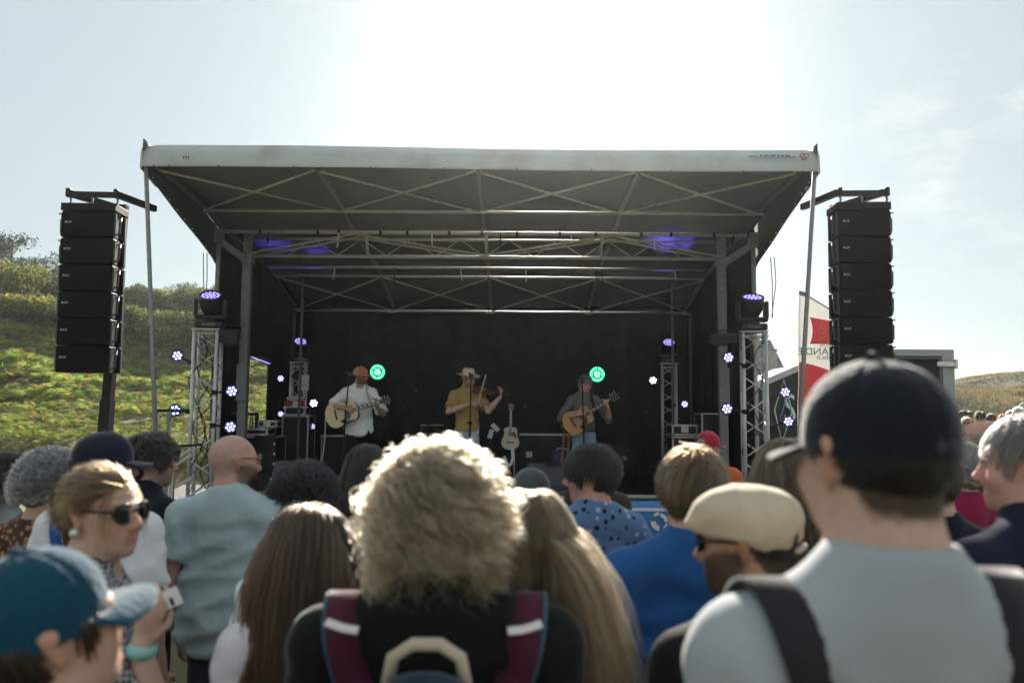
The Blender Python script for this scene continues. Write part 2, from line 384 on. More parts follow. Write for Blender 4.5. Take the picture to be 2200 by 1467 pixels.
def sheet(name, fn, us, vs, m, thick=.006, smooth=True):
    """grid surface fn(u,v)->Vector, doubled for thickness along its normal"""
    nu, nv = len(us), len(vs); P = [[Vector(fn(u, v)) for v in vs] for u in us]
    V = []; 
    for side in (0, 1):
        for i in range(nu):
            for j in range(nv):
                a = P[min(i+1, nu-1)][j]-P[max(i-1, 0)][j]; b = P[i][min(j+1, nv-1)]-P[i][max(j-1, 0)]
                n = a.cross(b).normalized(); V.append(P[i][j] + n*(thick*(side-.5)))
    F = []; o = nu*nv
    for i in range(nu-1):
        for j in range(nv-1):
            a = i*nv+j; F.append((a, a+1, a+nv+1, a+nv)); F.append((o+a, o+a+nv, o+a+nv+1, o+a+1))
    for j in range(nv-1):
        a = j; F.append((a, o+a, o+a+1, a+1)); a = (nu-1)*nv+j; F.append((a, a+1, o+a+1, o+a))
    for i in range(nu-1):
        a = i*nv; F.append((a, a+nv, o+a+nv, o+a)); a = i*nv+nv-1; F.append((a, o+a, o+a+nv, a+nv))
    mb = MB(); mb.v = [tuple(p) for p in V]; mb.f = F; return mb
# roof: pale cover on top, dark lining below, deep front valance
YS = sorted(set([p[0] for p in PROF] + list(np.linspace(8.72, 14.98, 30)))); XS = list(np.linspace(XL-.02, XR+.06, 41))
def sag(x, y): return -.012*(.5-.5*math.cos(2*math.pi*(x-XL)/1.85))
sp(sheet('lining', lambda x, y: (x, y, zprof(y)+.035+sag(x, y)), XS, YS, None), 'roof_lining', M_line, True)
sp(sheet('cover', lambda x, y: (x, y, zprof(y)+.10+.10*max(0, (12-y)/3.3)+sag(x, y)), XS, [y for y in YS if y > 8.85], None), 'roof_cover', M_pvc, True)
def val(u, s):          # the rounded front edge: s runs from the top over the front to the lower hem
    x = XL-.03 + u*(XR+.09-XL+.03); w = .012*math.sin(9*u)+.006*math.sin(31*u+1)
    pr = [(9.05, 4.80), (8.86, 4.80), (8.76, 4.775), (8.71, 4.70), (8.695, 4.60), (8.69, 4.545), (8.692, 4.515)]
    k = s*(len(pr)-1); i = min(int(k), len(pr)-2); t = k-i
    end = max(0, abs(u-.5)*2-.985)/.015
    return (x, pr[i][0]*(1-t)+pr[i+1][0]*t + w*s*.6, pr[i][1]*(1-t)+pr[i+1][1]*t + w*(1-s)*.4 + .012*math.sin(6*u+.5) - .03*end*(1-s))
va = sp(sheet('v', val, list(np.linspace(0, 1, 60)), list(np.linspace(0, 1, 19)), None, .01), 'front_valance', M_pvc, True)
# corner end caps of the valance and the dark side skirts
for sx, X in ((-1, XL-.035), (1, XR+.095)):
    def sk(y, t, X=X):
        zb = np.interp(y, [8.72, 9.2, 10.9, 11.4], [4.50, 4.36, 3.90, 3.62]); zt = zprof(y)+.14+.1*max(0, (12-y)/3.3)
        return (X + .005*math.sin(5*y)*t, y, zt*(1-t)+zb*t)
    sp(sheet('s', sk, list(np.linspace(8.7, 11.0, 16)), list(np.linspace(0, 1, 6)), None, .008), 'side_skirt', M_line, True)
    cp = MB(); out = [(8.69, 4.505), (9.1, 4.40), (9.1, 4.80), (8.86, 4.80), (8.75, 4.775), (8.70, 4.70)]
    cp.prism(out, -.012, .012, Matrix(((0, 0, 1, X+sx*.012), (1, 0, 0, 0), (0, 1, 0, 0), (0, 0, 0, 1)))); sp(cp, 'valance_end', M_pvc)
    gm = MB()
    for k in range(9):
        y = 8.95+.235*k; zb = float(np.interp(y, [8.72, 9.2, 10.9, 11.4], [4.50, 4.36, 3.90, 3.62])); gm.cyl((X-.008, y, zb+.035), (X+.008, y, zb+.035), .011, n=8)
    sp(gm, 'eyelets', M_white)
    # front corner prop down to the ground
    top = Vector((X+.02*-sx, 8.74, 4.56)); bot = top + Vector((-sx*.37, 0, -4.56)); 
    pm = MB(); pm.cyl(top, bot, .024, n=10); sp(pm, 'corner_prop', M_galv, True)
    pm = MB(); pm.cyl(bot+Vector((0, 0, 0)), bot+Vector((0, 0, .03)), .09, n=12); sp(pm, 'prop_foot', M_galv)
    # lifting post with inner sleeve and bracket
    xp = XL+.34 if sx < 0 else XR-.34
    pm = MB(); pm.box((xp, 11.2, (DECK+4.30)/2), (.115, .10, 4.30-DECK)); sp(pm, 'lifting_post', M_galv)
    pm = MB(); pm.box((xp, 11.2, 3.95), (.16, .14, .12)); sp(pm, 'post_collar', M_galv); pm = MB(); pm.box((xp, 11.13, 2.2), (.14, .05, .5)); sp(pm, 'post_plate', M_galv)
    pm = MB(); pm.bar((xp, 11.15, 3.92), (X-sx*.05, 10.93, 4.16), .07, .09); sp(pm, 'knee_brace', M_galv)
    pm = MB(); pm.box((X-sx*.06, 10.92, 4.22), (.11, .10, .2)); pm.box((X-sx*.06, 10.92, 2.35), (.05, .05, 3.5)); sp(pm, 'side_upright', M_galv)
    pm = MB(); pm.bar((xp+(-sx)*.42, 12.6, 3.9), (xp+(-sx)*.42, 12.6, DECK), .035, .035); sp(pm, 'rear_upright', M_grey)
    pm = MB(); pm.bar((X-sx*.1, 14.7, 3.7), (X-sx*.1, 14.7, DECK), .05, .05); sp(pm, 'corner_post', M_grey)
    # side curtains, the one beyond the canopy gap is short
    def cur(y, t, X=X, zb=DECK): return (X - sx*(.05+.03*math.sin(17*y)), y, (zprof(y)+.05)*(1-t)+(zb-.05)*t)
    sp(sheet('c', lambda y, t: cur(y, t), list(np.linspace(10.95, 12.5, 30)), [0, .5, 1], None, .008), 'side_curtain', M_curt, True)
    sp(sheet('c', lambda y, t: cur(y, t, zb=2.72 if sx < 0 else DECK), list(np.linspace(12.5, 13.32, 16)), [0, .5, 1], None, .008), 'side_curtain', M_curt, True)
    sp(sheet('c', lambda y, t: cur(y, t), list(np.linspace(13.32, 14.8, 26)), [0, .5, 1], None, .008), 'side_curtain', M_curt, True)
# longitudinal roof beams
for i in range(5):
    x = XL+.06+(XR-XL-.12)*i/4; mb = MB()
    pts = [(x, y, zprof(y)-.02) for y in (8.85, 10.3, 10.9, 12.3, 13.3, 14.75)]
    for a, b in zip(pts, pts[1:]): mb.bar(a, b, .05, .055)
    sp(mb, 'roof_beam', M_grey)
def tubep(name, a, b, r, m=None, n=8): mb = MB(); mb.cyl(a, b, r, n=n); return sp(mb, name, m or M_alu, True)
tubep('tie_bar', (XL+.05, 10.28, 4.425), (XR-.02, 10.28, 4.425), .02)
tubep('upper_chord', (XL, 10.9, 4.285), (XR, 10.9, 4.285), .027)
tubep('lower_chord', (XL+.38, 11.2, 4.005), (XR-.36, 11.2, 4.005), .026)
tubep('upper_chord', (XL+.3, 11.25, 4.26), (XR-.3, 11.25, 4.26), .018)
tubep('lower_chord', (XL+.30, 12.25, 4.035), (XR-.3, 12.25, 4.035), .022)
tubep('tie_bar', (XL+.08, 13.3, 4.07), (XR-.08, 13.3, 4.07), .019)
tubep('rear_rail', (XL+.05, 14.72, 3.66), (XR-.05, 14.72, 3.66), .022)
qx = [XL+.36, XL+1.9, XC, XR-1.9, XR-.36]
for k in range(4):
    for dy, dz in ((0, 0), (.14, -.02)):
        a = (qx[k], 11.12+dy, 4.02+dz) if k % 2 == 0 else (qx[k], 10.94+dy, 4.27+dz)
        b = (qx[k+1], 10.94+dy, 4.27+dz) if k % 2 == 0 else (qx[k+1], 11.12+dy, 4.02+dz)
        tubep('diagonal_brace', a, b, .017)
for x in (XL+2.05, XC+.03, XR-2.05): tubep('strut', (x, 11.0, 4.28), (x, 11.18, 4.02), .022)
nz_ = 16
for k in range(nz_):
    x0 = XL+.9+(XR-XL-1.8)*k/nz_; x1 = XL+.9+(XR-XL-1.8)*(k+1)/nz_
    za, zb = (4.02, 4.26) if k % 2 == 0 else (4.26, 4.02)
    tubep('lacing_rod', (x0, 11.22, za), (x1, 11.22, zb), .009, n=6)
for i in range(4):
    x0 = XL+.06+(XR-XL-.12)*i/4; x1 = XL+.06+(XR-XL-.12)*(i+1)/4
    tubep('cross_brace', (x0+.03, 10.26, 4.44), (x1-.03, 8.86, 4.545), .016); tubep('cross_brace', (x1-.03, 10.26, 4.42), (x0+.03, 8.86, 4.525), .016)
    tubep('cross_brace', (x0+.03, 13.32, 4.06), (x1-.03, 14.68, 3.685), .015); tubep('cross_brace', (x1-.03, 13.32, 4.045), (x0+.03, 14.68, 3.67), .015)
    mb = MB(); mb.box((x1-.02, 14.69, 3.64), (.16, .03, .03)); sp(mb, 'hinge_plate', M_alu)
r_ = random.Random(3)
for k in range(13):
    x = XL+.8+.52*k+r_.uniform(-.15, .15); y, z = ((10.9, 4.27), (12.25, 4.02))[k % 2]
    mb = MB(); L = r_.uniform(.12, .22); mb.bar((x, y-.03, z), (x+r_.uniform(-.03, .03), y-.03, z-L), .02, .006); sp(mb, 'hanging_strap', M_white if k % 3 else M_blk)
for k in range(14):
    x = XL+.7+.5*k+r_.uniform(-.2, .2); mb = MB(); mb.cyl((x, 10.9, 4.285), (x+.035, 10.9, 4.285), .033, n=8); sp(mb, 'cable_tie', M_blk)
# backdrop and deck
sp(sheet('b', lambda x, t: (x, 14.82+.025*math.sin(11*x)+.012*math.sin(29*x), 3.80*(1-t)+(DECK-.05)*t), list(np.linspace(XL-.02, XR+.09, 150)), [0, .5, 1], None, .008), 'backdrop', M_curt, True)
for i in range(8):
    for j in range(5):
        mb = MB(); w = (XR-XL+.1)/8; mb.box((XL-.05+w*(i+.5), 8.95+1.17*(j+.5), DECK-.03), (w-.008, 1.162, .06)); sp(mb, 'deck_panel', M_dk)
mb = MB(); mb.box(((XL+XR)/2, 8.97, DECK/2-.04), (XR-XL+.1, .03, DECK-.1)); sp(mb, 'front_skirt', M_curt)
mb = MB(); mb.box(((XL+XR)/2, 8.93, DECK-.02), (XR-XL+.1, .02, .05)); sp(mb, 'front_edge', M_alu)
for sx, xa, xb in ((-1, XL-1.15, XL-.06), (1, XR+.06, XR+1.05)):
    mb = MB(); mb.box(((xa+xb)/2, 11.5, DECK-.04), (xb-xa, 2.4, .07)); sp(mb, 'wing_platform', M_dk)
    for x in (xa+.05, xb-.05):
        for y in (10.4, 12.6): mb = MB(); mb.cyl((x, y, 0), (x, y, DECK-.075), .025, n=8); sp(mb, 'platform_leg', M_galv)
for sx, X in ((-1, XL-.1), (1, XR+.2)):      # loose tie cords hanging from the skirt corners
    mb = MB()
    for k in range(2):
        x = X+sx*.02+.05*k; mb.tube([(x, 10.75, 3.95), (x+.015, 10.75, 3.6), (X+.03, 10.75, 3.22), (X+.02+.01*k, 10.75, 3.12)], .006, 5)
    sp(mb, 'tie_cord', M_rub)
# lettering on the valance
M_blue = mat('blue_print', (.04, .09, .25), .6, var=.1); M_redp = mat('red_print', (.55, .03, .05), .6, var=.1)
VF = lambda px, py: (lambda p: Matrix.Translation((p.x, 8.676, p.z)) @ Matrix.Rotation(math.pi/2, 4, 'X'))(at(px, py, 8.69))
def vtext(body, px, py, size, m, sx=1.0, bold=0):
    o = text_obj('lettering', body, size, m, VF(px, py), None, sx); o.parent = stage; o.matrix_parent_inverse = Matrix.Translation((-XC, -12, 0)); return o
vtext('www.', 1619, 337, .047, M_blue, 1.05); vtext('EUROPODIUM', 1663.5, 337, .052, M_blue, 1.0); vtext('EUROPODIUM', 1663.9, 337.2, .052, M_blue, 1.0).location.y -= .002; vtext('.com', 1699.5, 338, .047, M_blue, 1.0)
p = at(1727, 337, 8.69); mb = MB(); pts = []
for k in range(40):
    t = 2*math.pi*k/40; hx = 16*math.sin(t)**3; hy = 13*math.cos(t)-5*math.cos(2*t)-2*math.cos(3*t)-math.cos(4*t)
    pts.append((p.x+hx*.0031, 8.672, p.z+hy*.0024))
mb.tube(pts, .0055, 5, True)
mb.tube([(p.x-.026, 8.672, p.z-.034), (p.x-.002, 8.672, p.z+.026), (p.x+.026, 8.672, p.z-.034)], .005, 5); mb.tube([(p.x-.018, 8.672, p.z-.012), (p.x+.018, 8.672, p.z-.012)], .004, 5)
sp(mb, 'emblem', M_redp)
mb = MB()
for k in range(3): mb.box((at(397+5*k, 340, 8.7).x, 8.672, at(397, 340, 8.7).z), (.014, .006, .03), bev=.003)
sp(mb, 'seam_stain', M_blk)
mb = MB()
for px in (331, 363, 470, 632, 796, 955, 1110, 1270, 1441, 1597, 1697):
    q = at(px, 357+.011*(px-320), 8.685); mb.cyl((q.x, 8.684, q.z+.012), (q.x, 8.672, q.z+.012), .007, n=8)
sp(mb, 'hem_studs', M_blk)
# ================================================================== sound and light equipment
M_tl = mat('truss_alu', (.74, .74, .72), .4, .25, var=.1, scale=20)
def truss_tower(x, y, z0, z1, w, label, rz=0.0):
    t = empty('truss_tower', (x, y, z0), rz, label, 'truss', 'lighting truss towers'); h = z1-z0; r = .024*w/.29; q = w/2
    for sx in (-1, 1):
        for sy in (-1, 1): mb = MB(); mb.cyl((sx*q, sy*q, .012), (sx*q, sy*q, h-.012), r, n=10); mb.build('chord', M_tl, t, True)
    n = int(round(h/(w*.98))); s = h/n
    for k, (a, b) in enumerate((((-q, -q), (q, -q)), ((q, -q), (q, q)), ((q, q), (-q, q)), ((-q, q), (-q, -q)))):
        for i in range(n):
            p0, p1 = (a, b) if (i+k) % 2 == 0 else (b, a)
            mb = MB(); mb.cyl((*p0, .04+i*s), (*p1, (i+1)*s-.04), r*.42, n=6); mb.build('lacing_rod', M_tl, t, True)
        for z in (.03, h-.06): mb = MB(); mb.cyl((*a, z), (*b, z), r*.5, n=6); mb.build('cross_tube', M_tl, t, True)
    mb = MB(); mb.box((0, 0, h), (w+.07, w+.07, .012)); mb.build('top_plate', M_tl, t)
    mb = MB(); mb.box((0, 0, .006), (w+.14, w+.14, .012)); mb.build('base_plate', M_tl, t)
    return t
pA = at(448, 709, 10.65); pB = at(1618, 714, 10.65); pC = at(643, 779, 13.2); pD = at(1437, 781, 13.2)
truss_tower(pA.x, 10.65, DECK, pA.z, .29, 'aluminium truss tower by the wing rail with a tilted moving head', R(8))
truss_tower(pB.x, 10.65, DECK, pB.z, .29, 'aluminium truss tower beside the house roof and feather flag', R(-10))
truss_tower(pC.x, 13.2, DECK, pC.z, .22, 'slim rear truss tower with white paper sheet hung on it', R(6))
truss_tower(pD.x, 13.2, DECK, pD.z, .22, 'slim rear truss tower beside the flight case stack', R(-6))
M_led = mat('violet_led', (.5, .45, .9), .3, emit=(.30, .24, 1.0), estr=.8)
M_ledb = mat('white_blue_led', (.6, .6, .9), .3, emit=(.50, .50, 1.0), estr=1.15)
M_ledx = mat('bright_blue_led', (.6, .6, .9), .3, emit=(.42, .46, 1.0), estr=5)
M_ledd = mat('dim_led', (.6, .6, .8), .3, emit=(.6, .6, .95), estr=.7)
M_lens = mat('dark_lens', (.02, .02, .05), .15, var=.1)
M_body = mat('lamp_body', (.02, .021, .022), .42, var=.2, bump=.05)
def moving_head(x, y, z, s, tilt, pan, label, spot=0):
    t = empty('moving_head_lamp', (x, y, z), pan, label, 'stage lamp', 'moving head lamps on the trusses')
    mb = MB(); mb.box((0, 0, .05*s), (.32*s, .26*s, .085*s), bev=.02*s); mb.build('base', M_body, t)
    mb = MB(); mb.box((0, -.131*s, .05*s), (.15*s, .008, .04*s)); mb.build('display', mat('display_glass', (.10, .11, .11), .3), t)
    mb = MB(); mb.cyl((0, 0, .09*s), (0, 0, .12*s), .09*s, n=16); mb.box((0, 0, .145*s), (.36*s, .15*s, .06*s), bev=.02*s); mb.build('yoke', M_body, t)
    for sx in (-1, 1): mb = MB(); mb.box((sx*.165*s, 0, .26*s), (.05*s, .14*s, .22*s), bev=.018*s); mb.build('yoke_arm', M_body, t)
    c = Vector((0, 0, .32*s)); ax = Vector((0, -math.cos(tilt), math.sin(tilt))); M = frame(c, (1, 0, 0), ax.cross(Vector((1, 0, 0))))
    if M.to_3x3().col[2].dot(ax) < 0: M = frame(c, (-1, 0, 0), ax.cross(Vector((1, 0, 0))))
    mb = MB(); mb.lathe([(.03*s, -.15*s), (.09*s, -.14*s), (.125*s, -.06*s), (.138*s, .04*s), (.138*s, .115*s), (.124*s, .12*s), (.122*s, .10*s), (0, .10*s)], M, 24); hd = mb.build('head', M_body, t, True)
    mb = MB(); mb.lathe([(.12*s, .101*s), (0, .103*s)], M, 24); mb.build('lens_plate', M_lens, hd)
    mb = MB(); pos = [(0, 0)] + [(.045*math.cos(k*math.pi/3), .045*math.sin(k*math.pi/3)) for k in range(6)] + [(.092*math.cos(k*math.pi/6+.2), .092*math.sin(k*math.pi/6+.2)) for k in range(12)]
    for u, v in pos: mb.lathe([(.019*s, 0), (.014*s, .006), (0, .009)], M @ Matrix.Translation((u*s, v*s, .104*s)), 8)
    o = mb.build('led_cluster', M_led, hd); o['kind'] = 'stuff'
    if spot:
        L = bpy.data.lights.new('beam', 'SPOT'); L.energy = spot; L.color = (.16, .12, 1.0); L.spot_size = R(16); L.spot_blend = .5; L.shadow_soft_size = .06
        lo = bpy.data.objects.new('beam', L); COL.objects.link(lo); lo.parent = t; lo.location = c+ax*(.14*s); lo.rotation_euler = ax.to_track_quat('-Z', 'Y').to_euler()
    return t
moving_head(pA.x+.02, 10.65, pA.z+.008, 1.1, R(58), R(12), 'moving head lamp atop the truss in front of the hillside', 0)
moving_head(pB.x-.01, 10.65, pB.z+.008, 1.1, R(64), R(-4), 'moving head lamp atop the truss against the open sky', 0)
moving_head(pC.x, 13.2, pC.z+.008, .85, R(50), R(24), 'small moving head lamp above the white paper sheet', 60)
moving_head(pD.x, 13.2, pD.z+.008, .85, R(50), R(-6), 'small moving head lamp on the rear truss near the flight cases', 0)
# two blue beams that strike the roof
for (px, py, yy), tgt in (((642, 741, 13.2), (-3.6, 12.0, 4.25)), ((1434, 746, 13.2), (2.35, 11.75, 4.25))):
    p = at(px, py, yy)+Vector((0, -.12, .12)); L = bpy.data.lights.new('beam', 'SPOT'); L.energy = 80 if px < 1000 else 240; L.color = (.13, .10, 1.0); L.spot_size = R(24); L.spot_blend = 1.0; L.shadow_soft_size = .05
    lo = bpy.data.objects.new('beam', L); COL.objects.link(lo); lo.location = p; lo.rotation_euler = (Vector(tgt)-p).to_track_quat('-Z', 'Y').to_euler()
def par_can(px, py, Y, rpx, anchor, label, m=None):
    p = at(px, py, Y); r = rpx/FPX*Y; t = empty('par_lamp', p, 0, label, 'stage lamp', 'round LED par lamps')
    d = (Vector((0, 0, EYE))-p); d.z *= .4; d.normalize(); M = frame((0, 0, 0), d.cross(Vector((0, 0, 1))), Vector((0, 0, 1)))
    if M.to_3x3().col[2].dot(d) < 0: M = M @ Matrix.Rotation(math.pi, 4, 'Y')
    mb = MB(); mb.lathe([(.3*r, -.14), (.75*r, -.13), (.95*r, -.08), (1.0*r, 0), (1.0*r, .012), (.9*r, .012), (.88*r, 0), (0, 0)], M, 20); mb.build('can', M_body, t, True)
    mb = MB(); mb.lathe([(.87*r, .0005), (0, .001)], M, 20); mb.build('front_plate', mat('par_plate', (.02, .02, .06), .3, emit=(.05, .05, .5), estr=.12), t)
    for k in range(7):
        u, v = (0, 0) if k == 0 else (.56*r*math.cos(k*math.pi/3+.2), .56*r*math.sin(k*math.pi/3+.2))
        mb = MB(); mb.lathe([(.215*r, .002), (.17*r, .010), (0, .013)], M @ Matrix.Translation((u, v, 0)), 10); mb.build('led', m or M_ledb, t)
    mb = MB(); x = M.to_3x3().col[0]
    mb.tube([x*(r*1.08), x*(r*1.1)-d*.16+Vector((0, 0, 0)), -x*(r*1.1)-d*.16, -x*(r*1.08)], .008, 5); mb.build('yoke', M_body, t)
    if anchor:
        mb = MB(); a = Vector(anchor)-p; mb.cyl(-d*.16, a, .013, n=6); mb.build('clamp_arm', M_blk, t); mb = MB(); mb.box(a, (.07, .07, .06), bev=.01); mb.build('clamp', M_blk, t)
def tw(P, dx, z, yy): return (P.x+dx, yy, z)
PARS = [(381, 764, 10.52, 12.5, tw(pA, -.16, 2.45, 10.52), 'lit par lamp high on the hill side of the front truss'), (376, 881, 10.48, 13.5, tw(pA, -.16, 1.80, 10.5), 'lit par lamp on the wing hand rail'),
        (498, 840, 10.52, 13.5, tw(pA, .16, 2.05, 10.52), 'lit par lamp against the stage post below the black flood'), (495, 917, 10.52, 13.5, tw(pA, .16, 1.62, 10.52), 'lit par lamp above the bald man beside the silver case lid'),
        (603, 813, 13.15, 8, tw(pC, -.12, 2.38, 13.2), 'small lit par lamp left of the white paper sheet'), (603, 889, 13.15, 7, tw(pC, -.12, 1.8, 13.2), 'small lit par lamp low beside the road case under the red box'),
        (674, 866, 13.1, 10, tw(pC, .12, 1.95, 13.15), 'brightest blue glowing par lamp near the white shirted guitarist'), (671, 916, 13.1, 7.5, tw(pC, .12, 1.6, 13.15), 'dim pale par lamp below the bright blue one'),
        (1403, 817, 13.1, 9.5, tw(pD, -.12, 2.33, 13.15), 'bright blue glowing par lamp on the rear truss near the grey shirted guitarist'), (1471, 868, 13.15, 8.5, tw(pD, .12, 1.95, 13.2), 'small lit par lamp above the flight case with latch'),
        (1565, 768, 10.52, 12.5, tw(pB, -.16, 2.45, 10.52), 'lit par lamp under the grey flood beside the stage post'), (1562, 878, 10.52, 13, tw(pB, -.16, 1.85, 10.52), 'lit par lamp above the tall black case'),
        (1687, 842, 10.52, 12, tw(pB, .16, 2.02, 10.52), 'lit par lamp in front of the dark food stall, upper one'), (1694, 905, 10.52, 12, tw(pB, .16, 1.65, 10.52), 'lit par lamp in front of the dark food stall, lower one')]
for i, a in enumerate(PARS): par_can(*a, m=M_ledx if i in (6, 8) else M_ledd if i == 7 else None)
M_grn = mat('green_glow', (.1, .6, .3), .3, emit=(.06, .80, .28), estr=.95, var=.3, scale=25); M_grn2 = mat('green_core', (.3, .9, .5), .3, emit=(.20, 1.0, .50), estr=1.25)
def green_lamp(px, py, Y, rpx, ang, label):
    p = at(px, py, Y); r = rpx/FPX*Y; t = empty('ring_lamp', (p.x, Y, DECK), 0, label, 'stage lamp', 'green ring lamps'); c = Vector((0, 0, p.z-DECK)); M = Matrix.Translation(c) @ Matrix.Rotation(math.pi/2, 4, 'X')
    mb = MB(); mb.lathe([(r*1.03, -.10), (r*1.03, .012), (r*.98, .012), (r*.97, -.08), (0, -.09)], M, 28); mb.build('housing', M_body, t, True)
    mb = MB(); mb.lathe([(r*.97, -.0), (r*.80, .02), (r*.62, 0)], M, 28); mb.build('outer_ring', M_grn, t, True)
    mb = MB(); mb.lathe([(r*.615, .0), (r*.5, .012), (r*.42, 0)], M, 28); mb.build('reflector_ring', mat('copper_reflector', (.32, .26, .17), .35, .3), t, True)
    mb = MB(); mb.lathe([(r*.415, 0), (r*.25, .02), (0, .03)], M, 24); mb.build('core', M_grn2, t, True)
    for k in range(3):
        a = ang+k*2*math.pi/3; mb = MB(); mb.bar(c+Vector((0, -.04, 0)), c+Vector((r*math.cos(a), -.03, r*math.sin(a))), .012, .012); mb.build('spoke', M_blk, t)
    mb = MB(); mb.cyl((0, .03, .02), (0, .03, c.z-r), .012, n=8); mb.build('stand', M_blk, t); mb = MB(); mb.cyl((0, .03, 0), (0, .03, .02), .14, n=16); mb.build('foot', M_blk, t)
green_lamp(811, 799, 13.4, 16.5, -math.pi/2, 'round green ring lamp next to the guitarist in the orange cap')
green_lamp(1283, 804, 13.4, 16.5, math.pi/2, 'round green ring lamp behind the grey haired guitarist')
def flood(px, py, Y, w, h, label, tilt):
    p = at(px, py, Y); t = empty('flood_lamp', p, 0, label, 'stage lamp', 'wide flood lamps')
    Mx = Matrix.Rotation(tilt, 3, 'Y') @ Matrix.Rotation(R(14), 3, 'X')
    mb = MB(); mb.box((0, 0, 0), (w, .12, h), Mx, .012); mb.build('housing', M_body if 'black' in label else mat('grey_lamp', (.05, .053, .052), .5), t)
    mb = MB(); mb.box(Mx @ Vector((0, -.065, 0)), (w*.9, .006, h*.7), Mx); mb.build('glass', M_lens, t)
    mb = MB(); mb.tube([Mx @ Vector((-w*.52, 0, 0)), Mx @ Vector((-w*.52, .02, h*.8)), Mx @ Vector((w*.52, .02, h*.8)), Mx @ Vector((w*.52, 0, 0))], .01, 5); mb.build('yoke', M_blk, t)
    mb = MB(); mb.box(Mx @ Vector((0, .03, -h*.62)), (w*.35, .08, h*.25), Mx); mb.build('driver_box', M_body, t)
flood(490, 722, 10.6, .30, .19, 'black flood lamp clamped beside the front truss and stage post', R(7))
flood(1553, 727, 10.6, .34, .13, 'grey flood lamp clamped high between stage post and truss', R(-4))
t = empty('linear_lamp', at(562, 771, 12.9), 0, 'slim batten lamp hanging tilted in the side wall gap', 'stage lamp'); mb = MB(); mb.bar((-.16, 0, .06), (.16, 0, -.05), .05, .05); mb.build('housing', M_body, t)
mb = MB(); mb.bar((-.15, -.028, .03), (.15, -.028, -.08), .004, .012); mb.build('strip', M_led, t)
for x in (-.1, .1): mb = MB(); mb.cyl((x, 0, .02), (x-.02, 0, 1.6), .004, n=5); mb.build('hanging_chain', M_blk, t)
